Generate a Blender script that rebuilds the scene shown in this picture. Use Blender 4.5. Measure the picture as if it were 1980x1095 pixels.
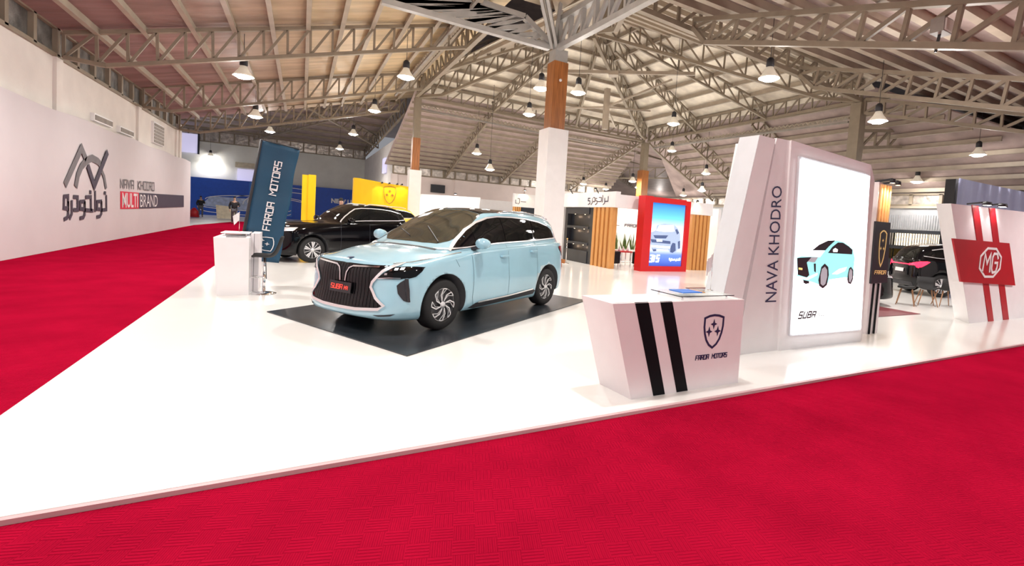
import bpy, bmesh, math, random, json
from mathutils import Vector, Matrix, geometry
from mathutils.bvhtree import BVHTree
PI = math.pi
for o in list(bpy.data.objects): bpy.data.objects.remove(o)
# ---- camera
sc = bpy.context.scene
cam = bpy.data.cameras.new('camera'); co = bpy.data.objects.new('camera', cam); sc.collection.objects.link(co); sc.camera = co
RT, UP, FW = Vector((.869272,-.489996,.065348)), Vector((-.028998,.081423,.996258)), Vector((.493483,.867914,-.05657))
mm = Matrix((RT, UP, -FW)).transposed().to_4x4(); mm.translation = Vector((0,0,1.6154)); co.matrix_world = mm
cam.sensor_fit = 'HORIZONTAL'; cam.sensor_width = 36; cam.lens = 36*921.5/1980
cam.shift_x = -(1103.1-990)/1980; cam.shift_y = -(547.5-482.9)/1980; cam.clip_start = .05; cam.clip_end = 300
# ---- world, exposure
wd = bpy.data.worlds.new('world'); sc.world = wd; wd.use_nodes = True
bg = wd.node_tree.nodes['Background']; bg.inputs[0].default_value = (.92,.93,1.,1); bg.inputs[1].default_value = .35
sc.view_settings.view_transform = 'Standard'; sc.view_settings.look = 'None'; sc.view_settings.gamma = 1; sc.view_settings.use_curve_mapping = False
sc.view_settings.exposure = -.27
LPOW = 900.
CX, CY, CR, CS = 3.58, 8.84, -2.565, (.965,1.04,1.008)
DATA = json.loads('{"w_mk1":[[-5.66,18.334,1.778],[-5.66,19.414,2.855],[-5.66,19.715,2.6]],"w_mk2":[[-5.66,19.047,1.765],[-5.66,19.172,2.056],[-5.66,19.424,2.318],[-5.66,19.793,2.522],[-5.66,20.237,2.636],[-5.66,20.711,2.578],[-5.66,20.871,2.518]],"w_mk3":[[-5.66,20.988,2.345],[-5.66,21.287,2.101],[-5.66,21.453,1.772]],"w_chk":[[-5.66,19.928,2.332],[-5.66,20.419,1.788],[-5.66,21.526,2.909]],"w_p_nun":[[-5.66,21.501,1.487],[-5.66,21.528,1.034],[-5.66,21.073,1.024]],"w_p_nund":[[-5.66,21.327,1.587],[-5.66,21.419,1.579]],"w_p_v1":[[-5.66,21.065,1.31],[-5.66,20.694,1.294],[-5.66,20.7,1.059],[-5.66,21.072,1.043],[-5.66,21.065,1.31],[-5.66,21.076,0.918],[-5.66,20.927,0.819],[-5.66,20.682,0.807]],"w_p_al":[[-5.66,20.506,1.604],[-5.66,20.532,1.007]],"w_p_kh":[[-5.66,19.771,1.425],[-5.66,20.161,1.439],[-5.66,20.181,1.037]],"w_p_kh2":[[-5.66,20.332,1.009],[-5.66,19.692,1.041]],"w_p_khd":[[-5.66,20.078,1.585],[-5.66,20.158,1.579]],"w_p_v2":[[-5.66,19.676,1.3],[-5.66,19.36,1.286],[-5.66,19.353,1.078],[-5.66,19.681,1.058],[-5.66,19.676,1.3],[-5.66,19.684,0.905],[-5.66,19.589,0.814],[-5.66,19.358,0.802]],"w_p_dal":[[-5.66,18.895,1.42],[-5.66,19.163,1.416],[-5.66,19.179,1.046],[-5.66,18.9,1.048]],"w_p_re":[[-5.66,18.751,1.294],[-5.66,18.757,0.945],[-5.66,18.625,0.82]],"w_p_v3":[[-5.66,18.506,1.293],[-5.66,18.504,1.438],[-5.66,18.249,1.419],[-5.66,18.234,1.109],[-5.66,18.509,1.083],[-5.66,18.506,1.293],[-5.66,18.511,0.917],[-5.66,18.447,0.832],[-5.66,18.274,0.797]],"w_nk":[[-5.66,22.911,2.097],[-5.66,27.409,2.161],[-5.66,27.43,1.82],[-5.66,22.922,1.804]],"w_red":[[-5.66,22.926,1.683],[-5.66,25.121,1.675],[-5.66,25.151,1.043],[-5.66,22.949,1.042]],"w_navy":[[-5.66,25.121,1.675],[-5.66,33.493,1.713],[-5.66,33.551,1.073],[-5.66,25.151,1.043]],"a_body":[[6.03,4.2,1.335],[6.13,4.2,1.358],[6.158,4.2,1.398],[6.32,4.2,1.439],[6.656,4.2,1.454],[6.739,4.2,1.532],[6.851,4.2,1.594],[6.922,4.2,1.612],[7.102,4.2,1.589],[7.238,4.2,1.541],[7.353,4.2,1.484],[7.427,4.2,1.356],[7.425,4.2,1.218],[7.443,4.2,1.08],[7.376,4.2,1.041],[7.217,4.2,1.057],[6.821,4.2,1.023],[6.804,4.2,0.975],[6.591,4.2,0.955],[6.375,4.2,0.999],[6.213,4.2,1.021],[6.052,4.2,1.063],[6.079,4.2,1.105],[6.041,4.2,1.259]],"a_hood":[[6.131,4.2,1.355],[6.158,4.2,1.398],[6.32,4.2,1.436],[6.656,4.2,1.451],[6.553,4.2,1.353],[6.356,4.2,1.354]],"a_ws":[[6.353,4.2,1.445],[6.502,4.2,1.531],[6.705,4.2,1.599],[6.885,4.2,1.61],[6.742,4.2,1.517],[6.66,4.2,1.454]],"a_win":[[6.733,4.2,1.418],[6.817,4.2,1.505],[6.952,4.2,1.58],[7.078,4.2,1.581],[7.227,4.2,1.533],[7.339,4.2,1.484],[7.344,4.2,1.412]],"a_grille":[[6.031,4.2,1.328],[6.1,4.2,1.336],[6.357,4.2,1.349],[6.255,4.2,1.269],[6.338,4.2,1.092],[6.287,4.2,1.056],[6.081,4.2,1.094]],"a_lamp":[[6.275,4.2,1.283],[6.35,4.2,1.349],[6.506,4.2,1.352],[6.447,4.2,1.286],[6.437,4.2,1.272]],"a_vent":[[6.416,4.2,1.257],[6.463,4.2,1.258],[6.482,4.2,1.129],[6.445,4.2,1.143]],"a_w1":[[6.579,4.2,1.107],[6.599,4.2,1.209],[6.674,4.2,1.261],[6.766,4.2,1.211],[6.797,4.2,1.093],[6.772,4.2,0.946],[6.684,4.2,0.895],[6.595,4.2,0.933],[6.558,4.2,1.02]],"a_r1":[[6.598,4.2,1.093],[6.615,4.2,1.18],[6.681,4.2,1.217],[6.744,4.2,1.167],[6.761,4.2,1.064],[6.734,4.2,0.961],[6.678,4.2,0.932],[6.619,4.2,0.962]],"a_w2":[[7.28,4.2,1.11],[7.297,4.2,1.194],[7.34,4.2,1.22],[7.406,4.2,1.172],[7.43,4.2,1.034],[7.377,4.2,0.954],[7.309,4.2,0.973],[7.278,4.2,1.034]],"a_r2":[[7.3,4.2,1.102],[7.314,4.2,1.171],[7.344,4.2,1.194],[7.382,4.2,1.156],[7.401,4.2,1.049],[7.365,4.2,0.98],[7.326,4.2,0.995]],"a_w3":[[6.213,4.2,1.021],[6.351,4.2,1.007],[6.357,4.2,0.971],[6.279,4.2,0.961],[6.231,4.2,0.979]],"a_shadow":[[6.223,4.2,0.957],[6.564,4.2,0.977],[6.821,4.2,1.02],[7.27,4.2,1.049],[7.489,4.2,1.002],[7.47,4.2,0.956],[6.836,4.2,0.931],[6.65,4.2,0.881],[6.412,4.2,0.906]],"a_mirror":[[6.842,4.2,1.469],[6.892,4.2,1.496],[6.958,4.2,1.473],[6.951,4.2,1.438],[6.852,4.2,1.436]],"a_plate":[[6.083,4.2,1.196],[6.166,4.2,1.19],[6.166,4.2,1.162],[6.087,4.2,1.168]],"a_lip":[[6.055,4.2,1.075],[6.288,4.2,1.052],[6.519,4.2,1.119],[6.523,4.2,1.093],[6.315,4.2,1.021],[6.064,4.2,1.056]],"a_highl":[[6.881,4.2,1.108],[7.043,4.2,1.184],[7.242,4.2,1.216],[7.2,4.2,1.155],[7.006,4.2,1.101]],"a_suba":[[6.183,4.2,0.468],[6.583,4.2,0.473],[6.595,4.2,0.553],[6.203,4.2,0.56]],"a_m4":[[6.616,4.2,0.461],[6.792,4.2,0.467],[6.789,4.2,0.516],[6.647,4.2,0.519]],"a_fa":[[6.87,4.2,0.561],[7.412,4.2,0.55],[7.403,4.2,0.602],[6.862,4.2,0.609]],"a_url":[[6.874,4.2,0.461],[7.414,4.2,0.446],[7.408,4.2,0.477],[6.869,4.2,0.491]],"q_body":[[11.2,13.83,1.422],[11.5,13.83,1.538],[11.534,13.83,1.723],[11.843,13.83,1.802],[12.327,13.83,1.808],[12.563,13.83,1.653],[12.696,13.83,1.449],[12.739,13.83,1.029],[12.546,13.83,0.748],[12.274,13.83,0.72],[12.153,13.83,0.842],[11.724,13.83,0.85],[11.413,13.83,0.82],[11.294,13.83,0.98],[11.229,13.83,1.221]],"q_ws":[[11.511,13.83,1.526],[11.638,13.83,1.729],[12.33,13.83,1.783],[12.399,13.83,1.54],[11.926,13.83,1.497]],"q_gr":[[11.388,13.83,1.35],[12.1,13.83,1.373],[12.004,13.83,1.252],[11.476,13.83,1.239]],"q_gr2":[[11.272,13.83,1.202],[12.23,13.83,1.157],[12.241,13.83,1.053],[11.336,13.83,1.083]],"q_lip":[[11.319,13.83,0.981],[12.251,13.83,0.949],[12.231,13.83,0.878],[11.353,13.83,0.9]],"q_w1":[[12.253,13.83,0.929],[12.345,13.83,1.099],[12.484,13.83,1.083],[12.528,13.83,0.811],[12.384,13.83,0.714],[12.261,13.83,0.741]],"q_w2":[[12.604,13.83,1.15],[12.711,13.83,1.197],[12.741,13.83,0.902],[12.657,13.83,0.857]],"q_w3":[[11.325,13.83,0.92],[11.563,13.83,0.886],[11.585,13.83,0.764],[11.446,13.83,0.748]],"q_win":[[12.43,13.83,1.605],[12.522,13.83,1.63],[12.636,13.83,1.489],[12.532,13.83,1.421]],"q_plate":[[11.558,13.83,1.202],[11.823,13.83,1.196],[11.83,13.83,1.122],[11.566,13.83,1.12]],"q_315":[[11.301,13.83,0.36],[11.744,13.83,0.376],[11.759,13.83,0.604],[11.305,13.83,0.593]],"q_fa":[[12.257,13.83,0.351],[12.799,13.83,0.351],[12.781,13.83,0.521],[12.241,13.83,0.51]],"lamps":[[-1.78,19.33,5.7],[3.18,18.55,6.5],[12.06,9.89,6.3],[9.49,16.91,6.8],[9.66,22.02,6.8],[8.09,17.42,6.8],[3.08,26.43,6.6],[-2.0,27.19,5.6],[-1.95,37.73,6.3],[2.85,35.1,6.5],[2.65,44.75,6.5],[15.86,18.45,6.8],[17.26,9.47,5.8],[21.29,24.72,6.8],[26.14,9.88,5.8],[28.65,13.37,5.0],[23.66,23.84,5.5],[9.59,29.7,5.6],[9.86,27.87,4.5],[-5.47,33.97,6.5],[21.57,29.21,5.0],[25.2,33.25,5.0],[24.88,25.34,4.5],[28.72,31.43,4.6],[21.07,35.57,5.0],[25.12,38.19,5.0],[31.71,15.91,3.6],[-8.26,61.34,6.0]],"curtain":[[26.0,10.433,4.71],[26.0,8.922,4.001],[26.0,8.09,3.751],[26.0,8.044,3.238],[26.0,10.163,3.487]],"eband":[[30.0,15.316,4.49],[30.0,13.042,4.334],[30.0,15.251,3.824],[30.0,12.991,3.799],[30.0,14.981,2.471],[30.0,12.864,2.451],[30.0,14.816,0.762],[30.0,12.868,4.554]],"ewin":[[30.0,15.222,2.338],[30.0,14.853,2.296],[30.0,14.803,2.358],[30.0,13.99,2.31],[30.0,13.964,2.311],[30.0,13.192,2.264],[30.0,13.137,2.21],[30.0,12.5,2.162],[30.0,15.084,1.496],[30.0,12.445,1.58]],"nband":[[5.877,40.0,5.237],[6.134,40.0,4.619],[18.778,40.0,4.378],[18.727,40.0,5.131],[8.616,40.0,2.746]],"nwin":[[9.156,39.9,4.014],[10.258,39.9,3.992],[10.288,39.9,3.395],[9.189,39.9,3.341]],"hdr_x":[[10.05,18.246,2.886],[10.05,15.274,2.911],[10.05,14.713,2.858],[10.05,18.202,2.314],[10.05,14.64,2.265]],"hdr_y":[[9.951,14.4,2.823],[11.165,14.4,2.755],[9.885,14.4,2.254],[13.577,14.4,2.687],[14.783,14.4,2.694],[14.787,14.4,2.137],[13.638,14.4,2.109]],"shelfx":[[10.05,18.436,2.313],[10.05,16.234,2.257],[10.05,15.945,0.006],[10.05,18.115,-0.073],[10.05,17.893,1.381],[10.05,16.367,1.445],[10.05,17.808,0.74],[10.05,16.284,0.804]],"yw":[[2.312,27.0,3.191],[2.652,27.0,3.189],[3.569,27.0,3.093],[4.159,27.0,3.206],[4.612,27.0,3.085],[5.019,27.0,2.985]],"bookcase":[[13.284,32.0,3.41],[14.215,32.0,3.453],[13.343,32.0,2.486],[14.274,32.0,2.555],[6.782,32.0,2.78],[10.542,32.0,2.923],[10.464,32.0,2.347],[13.343,32.0,2.486]]}')
# ------------------------------------------------------------------ helpers
C = bpy.context.scene.collection
V = Vector
def node_mat(name, col, rough=.5, metal=0., var=.06, vscale=4., bump=0., bscale=20., emit=None, estr=0., coat=0., spec=.5, alpha=1., trans=0., stretch=(1,1,1)):
    m = bpy.data.materials.new(name); m.use_nodes = True; nt = m.node_tree; b = nt.nodes['Principled BSDF']
    b.inputs['Roughness'].default_value = rough; b.inputs['Metallic'].default_value = metal
    b.inputs['Coat Weight'].default_value = coat; b.inputs['Coat Roughness'].default_value = .04
    b.inputs['Specular IOR Level'].default_value = spec
    b.inputs['Transmission Weight'].default_value = trans; b.inputs['Alpha'].default_value = alpha
    tc = nt.nodes.new('ShaderNodeTexCoord'); mp = nt.nodes.new('ShaderNodeMapping'); mp.inputs['Scale'].default_value = stretch
    nt.links.new(tc.outputs['Object'], mp.inputs['Vector'])
    n = nt.nodes.new('ShaderNodeTexNoise'); n.inputs['Scale'].default_value = vscale; n.inputs['Detail'].default_value = 4
    nt.links.new(mp.outputs[0], n.inputs['Vector'])
    r = nt.nodes.new('ShaderNodeValToRGB'); r.color_ramp.elements[0].position = .3; r.color_ramp.elements[1].position = .7
    lo = [c*(1-var) for c in col]; hi = [min(1, c*(1+var)) for c in col]
    r.color_ramp.elements[0].color = (*lo, 1); r.color_ramp.elements[1].color = (*hi, 1)
    nt.links.new(n.outputs['Fac'], r.inputs[0]); nt.links.new(r.outputs[0], b.inputs['Base Color'])
    if bump:
        n2 = nt.nodes.new('ShaderNodeTexNoise'); n2.inputs['Scale'].default_value = bscale; n2.inputs['Detail'].default_value = 5
        nt.links.new(mp.outputs[0], n2.inputs['Vector'])
        bp = nt.nodes.new('ShaderNodeBump'); bp.inputs['Strength'].default_value = bump; bp.inputs['Distance'].default_value = .05
        nt.links.new(n2.outputs['Fac'], bp.inputs['Height']); nt.links.new(bp.outputs[0], b.inputs['Normal'])
    if emit:
        b.inputs['Emission Color'].default_value = (*emit, 1); b.inputs['Emission Strength'].default_value = estr
    return m
M = {}
def mk(k, *a, **kw): M[k] = node_mat(k, *a, **kw)
mk('floor_white', (.86,.86,.84), rough=.16, var=.02, vscale=.6)
mk('floor_grey', (.62,.62,.60), rough=.25, var=.12, vscale=.8)
mk('edge', (.62,.42,.44), rough=.5)
mk('banner_cloth', (.62,.585,.61), rough=.8, var=.04, vscale=.5, bump=.25, bscale=1.2)
mk('plaster', (.78,.74,.70), rough=.85, var=.05, vscale=1.2, bump=.1, bscale=9)
mk('plaster_grey', (.78,.78,.74), rough=.85, var=.06, vscale=.8)
mk('plaster_pink', (.80,.70,.67), rough=.85, var=.05, vscale=.8)
mk('steel', (.27,.22,.16), rough=.5, var=.10, vscale=3)
mk('steel_big', (.40,.39,.37), rough=.45, var=.10, vscale=3)
mk('steel_dark', (.30,.27,.24), rough=.6, var=.15, vscale=3)
mk('purlin', (.40,.335,.26), rough=.5, var=.1, vscale=2)
mk('foil_brown', (.40,.27,.25), rough=.55, metal=.1, var=.22, vscale=.7, bump=.5, bscale=2.2, stretch=(.35,2.2,1))
mk('foil_gold', (.62,.52,.40), rough=.42, metal=.35, var=.22, vscale=.7, bump=.6, bscale=2.0, stretch=(.35,2.2,1))
mk('foil_silver', (.84,.75,.63), rough=.42, metal=.25, var=.22, vscale=1.2, bump=.7, bscale=2.6)
mk('foil_pink', (.38,.29,.265), rough=.5, metal=.15, var=.18, vscale=1.4, bump=.5, bscale=2)
mk('crinkle_shaded', (.15,.14,.13), rough=.5, metal=.4, var=.5, vscale=2, bump=1., bscale=3)  # darker copy of the foil, shade of the backlit west band painted in
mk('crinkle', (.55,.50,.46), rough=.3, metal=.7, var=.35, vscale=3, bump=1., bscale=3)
mk('dark', (.02,.02,.025), rough=.5)
mk('grille_bar', (.010,.010,.012), rough=.5, spec=.2)
mk('charcoal', (.022,.026,.036), rough=.4, var=.1)
mk('black_gloss', (.004,.004,.005), rough=.06, spec=.4)
mk('black_paint', (.002,.002,.003), rough=.07, spec=.35)
mk('rubber', (.012,.012,.013), rough=.75)
mk('chrome', (.85,.85,.87), rough=.12, metal=1., var=.02)
mk('silver', (.82,.82,.84), rough=.3, metal=.5, var=.02)
mk('rim_dark', (.05,.05,.055), rough=.35, metal=.5)
mk('blue_paint', (.35,.60,.72), rough=.22, var=.015, coat=1.)
mk('blue_line', (.10,.20,.25), rough=.5)
mk('yellow_paint', (.95,.62,.03), rough=.3, coat=.5, var=.02)
mk('yellow', (1.,.62,.0), rough=.45, var=.03, vscale=1)
mk('glass_dark', (.006,.007,.007), rough=.03, spec=.35)
mk('glass_olive', (.035,.036,.027), rough=.04, spec=.6, var=.3, vscale=1.5)
mk('white', (.84,.82,.83), rough=.4, var=.02)
mk('white_pink', (.82,.77,.79), rough=.5, var=.02)
mk('white_grey', (.60,.62,.66), rough=.5, var=.03)
mk('navy', (.012,.015,.075), rough=.5)
mk('dark_ink', (.05,.04,.07), rough=.6)
mk('grey_ink', (.16,.155,.17), rough=.6, var=.1)
mk('black_stripe', (.003,.004,.006), rough=.6, spec=.15)
mk('red_carpet', (.42,.005,.033), rough=.95, var=.12, vscale=1.5, spec=.0)
mk('red_print', (.65,.01,.05), rough=.6)
mk('red_panel', (.42,.004,.012), rough=.45, var=.04)
mk('red_frame', (.62,.008,.012), rough=.4, var=.03)
mk('mat_dark', (.028,.034,.042), rough=.26, var=.15, vscale=2)
mk('mat_red', (.16,.02,.03), rough=.5)
mk('flag_blue', (.008,.06,.12), rough=.6, var=.05, bump=.25, bscale=3)
mk('blue_wall', (.015,.09,.55), rough=.5, var=.06)
mk('blue_print', (.03,.17,.62), rough=.5, var=.2, vscale=.8)
mk('pale_print', (.42,.50,.72), rough=.5, var=.2)
mk('wood', (.62,.30,.09), rough=.4, var=.12, vscale=3, stretch=(8,8,.6))
mk('wood_dark', (.36,.13,.035), rough=.35, var=.3, vscale=3, stretch=(9,9,.5))
mk('wood_leg', (.35,.18,.09), rough=.5)
mk('skin', (.50,.30,.22), rough=.6)
mk('hair', (.015,.012,.01), rough=.7)
mk('jacket', (.012,.012,.016), rough=.8)
mk('trousers', (.10,.10,.12), rough=.8)
mk('leaf', (.10,.16,.03), rough=.5, var=.4, vscale=8)
mk('glass_clear', (.75,.88,.85), rough=.02, alpha=.25)
mk('curtain', (.38,.40,.60), rough=.8, var=.1, vscale=.6)
mk('plywood', (.62,.55,.42), rough=.7, var=.15)
mk('leather', (.012,.010,.010), rough=.4)
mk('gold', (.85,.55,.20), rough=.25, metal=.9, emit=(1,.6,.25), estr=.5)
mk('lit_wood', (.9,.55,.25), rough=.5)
mk('plate_red', (.9,.08,.06), rough=.4, emit=(1,.08,.05), estr=.6)
mk('corrugated', (.45,.46,.48), rough=.5, metal=.3, var=.1)
mk('bulb', (1,1,1), emit=(1,.96,.88), estr=60.)
mk('warm_bulb', (1,1,1), emit=(1,.75,.42), estr=40.)
mk('reflector', (.75,.70,.62), rough=.35, metal=.2, emit=(1,.85,.65), estr=.35)
mk('niche_glow', (1,1,1), emit=(1,.75,.5), estr=8.)
mk('led', (1,1,1), emit=(1,1,1), estr=6.)
mk('screen_white', (.9,.9,.9), rough=.4, emit=(1,.99,1), estr=4.2)
mk('tail_red', (.6,.0,.01), rough=.2, emit=(1,.02,.06), estr=4.)
mk('tail_off', (.25,.01,.01), rough=.2)
mk('sky_window', (.6,.6,.8), rough=.5, emit=(.55,.52,.75), estr=.9)
mk('lit_window', (.8,.7,.5), rough=.5, emit=(1,.85,.6), estr=2.0)
def lit(k, col, s):          # inks of back-lit prints: they glow with their own colour
    mk(k, col, rough=.4, emit=col, estr=s, var=.0)
lit('p_teal', (.25,.62,.62), 1.6); lit('p_teal_d', (.10,.38,.42), 1.2); lit('p_pale', (.75,.92,.92), 2.6); lit('p_dark', (.02,.015,.02), .5)
lit('p_grey', (.34,.33,.36), 1.0); lit('p_shadow', (.66,.55,.60), 2.2); lit('p_white', (.95,.95,.97), 3.); lit('p_gold', (.9,.6,.2), 1.5); lit('p_txt', (.40,.40,.42), 1.4)
lit('q_silver', (.32,.40,.55), .9); lit('q_dark', (.06,.09,.2), .9); lit('q_white', (.95,.97,1.), 2.2)

def grad_mat(name, z0, z1, stops, s):
    m = bpy.data.materials.new(name); m.use_nodes = True; nt = m.node_tree; b = nt.nodes['Principled BSDF']
    g = nt.nodes.new('ShaderNodeNewGeometry'); sp = nt.nodes.new('ShaderNodeSeparateXYZ'); nt.links.new(g.outputs['Position'], sp.inputs[0])
    mr = nt.nodes.new('ShaderNodeMapRange'); mr.inputs[1].default_value = z0; mr.inputs[2].default_value = z1; nt.links.new(sp.outputs[2], mr.inputs[0])
    r = nt.nodes.new('ShaderNodeValToRGB')
    while len(r.color_ramp.elements) < len(stops): r.color_ramp.elements.new(.5)
    for e, (p, c) in zip(r.color_ramp.elements, stops): e.position = p; e.color = (*c, 1)
    nt.links.new(mr.outputs[0], r.inputs[0]); nt.links.new(r.outputs[0], b.inputs['Base Color']); nt.links.new(r.outputs[0], b.inputs['Emission Color'])
    b.inputs['Emission Strength'].default_value = s; M[name] = m
grad_mat('poster_print', .2, 2.6, [(0,(.03,.07,.42)),(.18,(.12,.22,.62)),(.30,(.75,.80,.90)),(.52,(.80,.88,.95)),(.75,(.12,.50,.85)),(1,(.01,.14,.55))], 1.1)

# carpet weave: checker of crossed ribs, bump only
def carpet_bump(m):
    nt = m.node_tree; b = nt.nodes['Principled BSDF']; tc = nt.nodes.new('ShaderNodeTexCoord')
    mp = nt.nodes.new('ShaderNodeMapping'); mp.inputs['Rotation'].default_value = (0,0,.3); nt.links.new(tc.outputs['Object'], mp.inputs[0])
    ck = nt.nodes.new('ShaderNodeTexChecker'); ck.inputs['Scale'].default_value = 9.
    ws = []
    for d in ('X','Y'):
        w = nt.nodes.new('ShaderNodeTexWave'); w.bands_direction = d; w.inputs['Scale'].default_value = 14.; w.inputs['Distortion'].default_value = .6; nt.links.new(mp.outputs[0], w.inputs['Vector']); ws.append(w)
    nt.links.new(mp.outputs[0], ck.inputs['Vector']); mx = nt.nodes.new('ShaderNodeMix'); nt.links.new(ck.outputs['Fac'], mx.inputs[0])
    nt.links.new(ws[0].outputs['Fac'], mx.inputs[2]); nt.links.new(ws[1].outputs['Fac'], mx.inputs[3])
    bp = nt.nodes.new('ShaderNodeBump'); bp.inputs['Strength'].default_value = .7; bp.inputs['Distance'].default_value = .016
    nt.links.new(mx.outputs[0], bp.inputs['Height']); nt.links.new(bp.outputs[0], b.inputs['Normal'])
carpet_bump(M['red_carpet'])

ROOT = {}
def tag(o, label=None, cat=None, group=None, kind=None):
    if label: o['label'] = label
    if cat: o['category'] = cat
    if group: o['group'] = group
    if kind: o['kind'] = kind
    return o
def empty(name, loc, rz=0., label=None, cat=None, group=None):
    o = bpy.data.objects.new(name, None); C.objects.link(o); o.location = loc; o.rotation_euler = (0,0,rz); o.empty_display_size = .1
    ROOT[o.name] = Matrix.Translation(loc) @ Matrix.Rotation(rz, 4, 'Z')
    return tag(o, label, cat, group)
class MB:
    def __init__(s): s.v = []; s.f = []; s.m = []; s.mats = []; s.sm = []
    def mi(s, k):
        if k not in s.mats: s.mats.append(k)
        return s.mats.index(k)
    def add(s, vs, fs, k, smooth=False):
        n = len(s.v); s.v += [V(p) for p in vs]; s.f += [[i+n for i in f] for f in fs]; s.m += [s.mi(k)]*len(fs); s.sm += [smooth]*len(fs); return s
    def box(s, lo, hi, k):
        x0,y0,z0 = lo; x1,y1,z1 = hi
        return s.add([(x0,y0,z0),(x1,y0,z0),(x1,y1,z0),(x0,y1,z0),(x0,y0,z1),(x1,y0,z1),(x1,y1,z1),(x0,y1,z1)],
              [(3,2,1,0),(4,5,6,7),(0,1,5,4),(1,2,6,5),(2,3,7,6),(3,0,4,7)], k)
    def hexa(s, b, t, k):  # bottom ring, top ring (same count)
        n = len(b); return s.add(list(b)+list(t), [list(range(n))[::-1], [n+i for i in range(n)]]+[[i,(i+1)%n,n+(i+1)%n,n+i] for i in range(n)], k)
    def prism(s, poly, d, k):  # polygon of 3D points extruded by vector d
        d = V(d); p = [V(q) for q in poly]; return s.hexa(p, [q+d for q in p], k)
    def bar(s, a, b, w, h, k, up=(0,0,1)):
        a = V(a); b = V(b); d = (b-a)
        if d.length < 1e-6: return s
        d.normalize(); u = V(up)
        if abs(d.dot(u)) > .98: u = V((1,0,0))
        sx = d.cross(u).normalized()*w/2; uz = sx.cross(d).normalized()*h/2
        return s.hexa([a-sx-uz,a+sx-uz,a+sx+uz,a-sx+uz],[b-sx-uz,b+sx-uz,b+sx+uz,b-sx+uz], k)
    def tube(s, pts, r, k, n=10, cap=True):
        pts = [V(p) for p in pts]; rs = r if isinstance(r, (list,tuple)) else [r]*len(pts); rings = []; base = len(s.v); vs = []
        up = V((0,0,1))
        for i, p in enumerate(pts):
            d = (pts[min(i+1,len(pts)-1)]-pts[max(i-1,0)]).normalized()
            a = d.cross(up)
            if a.length < .05: a = d.cross(V((1,0,0)))
            a.normalize(); b = a.cross(d)
            vs += [p+(a*math.cos(2*PI*j/n)+b*math.sin(2*PI*j/n))*rs[i] for j in range(n)]
        fs = [[i*n+j, i*n+(j+1)%n, (i+1)*n+(j+1)%n, (i+1)*n+j] for i in range(len(pts)-1) for j in range(n)]
        if cap: fs += [list(range(n))[::-1], [(len(pts)-1)*n+j for j in range(n)]]
        return s.add(vs, fs, k, True)
    def lathe(s, prof, k, c=(0,0,0), n=24, axis='z'):
        vs = []; c = V(c)
        for r, h in prof:
            for j in range(n):
                a = 2*PI*j/n
                q = (r*math.cos(a), r*math.sin(a), h) if axis == 'z' else (r*math.cos(a), h, r*math.sin(a))
                vs.append(c+V(q))
        fs = [[i*n+j, i*n+(j+1)%n, (i+1)*n+(j+1)%n, (i+1)*n+j] for i in range(len(prof)-1) for j in range(n)]
        return s.add(vs, fs, k, True)
    def ribbon(s, pts, w, nrm, k, t=.004):  # one mitred flat stroke with a little thickness, on a plane with normal nrm
        nrm = V(nrm).normalized(); P_ = []
        for p in pts:
            p = V(p)
            if not P_ or (p-P_[-1]).length > 1e-5: P_.append(p)
        if len(P_) < 2: return s
        closed = (P_[0]-P_[-1]).length < 1e-4 and len(P_) > 3
        if closed: P_ = P_[:-1]
        else:
            P_[0] = P_[0]-(P_[1]-P_[0]).normalized()*w*.3; P_[-1] = P_[-1]+(P_[-1]-P_[-2]).normalized()*w*.3
        n = len(P_); Lf, Rt = [], []
        for i in range(n):
            d1 = (P_[i]-P_[i-1]) if (i > 0 or closed) else (P_[1]-P_[0]); d2 = (P_[(i+1)%n]-P_[i]) if (i < n-1 or closed) else d1
            d1 = d1.normalized(); d2 = d2.normalized(); n1 = d1.cross(nrm); n2 = d2.cross(nrm); mt = (n1+n2)
            if mt.length < .2: mt = n1.copy()
            mt.normalize(); ln = min(1.8, 1/max(.3, mt.dot(n1)))
            Lf.append(P_[i]+mt*w/2*ln); Rt.append(P_[i]-mt*w/2*ln)
        h = nrm*t; vs = []; fs = []
        for i in range(n): vs += [Lf[i], Rt[i], Rt[i]+h, Lf[i]+h]
        for i in range(n if closed else n-1):
            a_ = 4*i; b_ = 4*((i+1) % n)
            for j in range(4): fs.append((a_+j, a_+(j+1)%4, b_+(j+1)%4, b_+j))
        if not closed: fs += [(0,1,2,3), (4*n-4,4*n-3,4*n-2,4*n-1)]
        return s.add(vs, fs, k)
    def build(s, name, parent=None, label=None, world=True, **kw):
        me = bpy.data.meshes.new(name); vs = s.v
        if parent is not None and world:
            top = parent
            while top.parent: top = top.parent
            inv = ROOT[top.name].inverted(); vs = [inv @ v for v in vs]
        me.from_pydata([tuple(v) for v in vs], [], s.f)
        for k in s.mats: me.materials.append(M[k])
        me.polygons.foreach_set('material_index', s.m); me.polygons.foreach_set('use_smooth', s.sm); me.update()
        bm = bmesh.new(); bm.from_mesh(me); bmesh.ops.recalc_face_normals(bm, faces=bm.faces); bm.to_mesh(me); bm.free()
        o = bpy.data.objects.new(name, me); C.objects.link(o)
        if parent: o.parent = parent
        tag(o, label, **kw); return o
def struct(name, mb, **kw): return mb.build(name, kind='structure', **kw)
def one(name, mb, label, cat, group=None, loc=None):
    # single-mesh thing: origin at its own base
    xs = [v.x for v in mb.v]; ys = [v.y for v in mb.v]; zs = [v.z for v in mb.v]
    p = V(((min(xs)+max(xs))/2, (min(ys)+max(ys))/2, min(zs))); mb.v = [v-p for v in mb.v]
    o = mb.build(name); o.location = p; return tag(o, label, cat, group)
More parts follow.
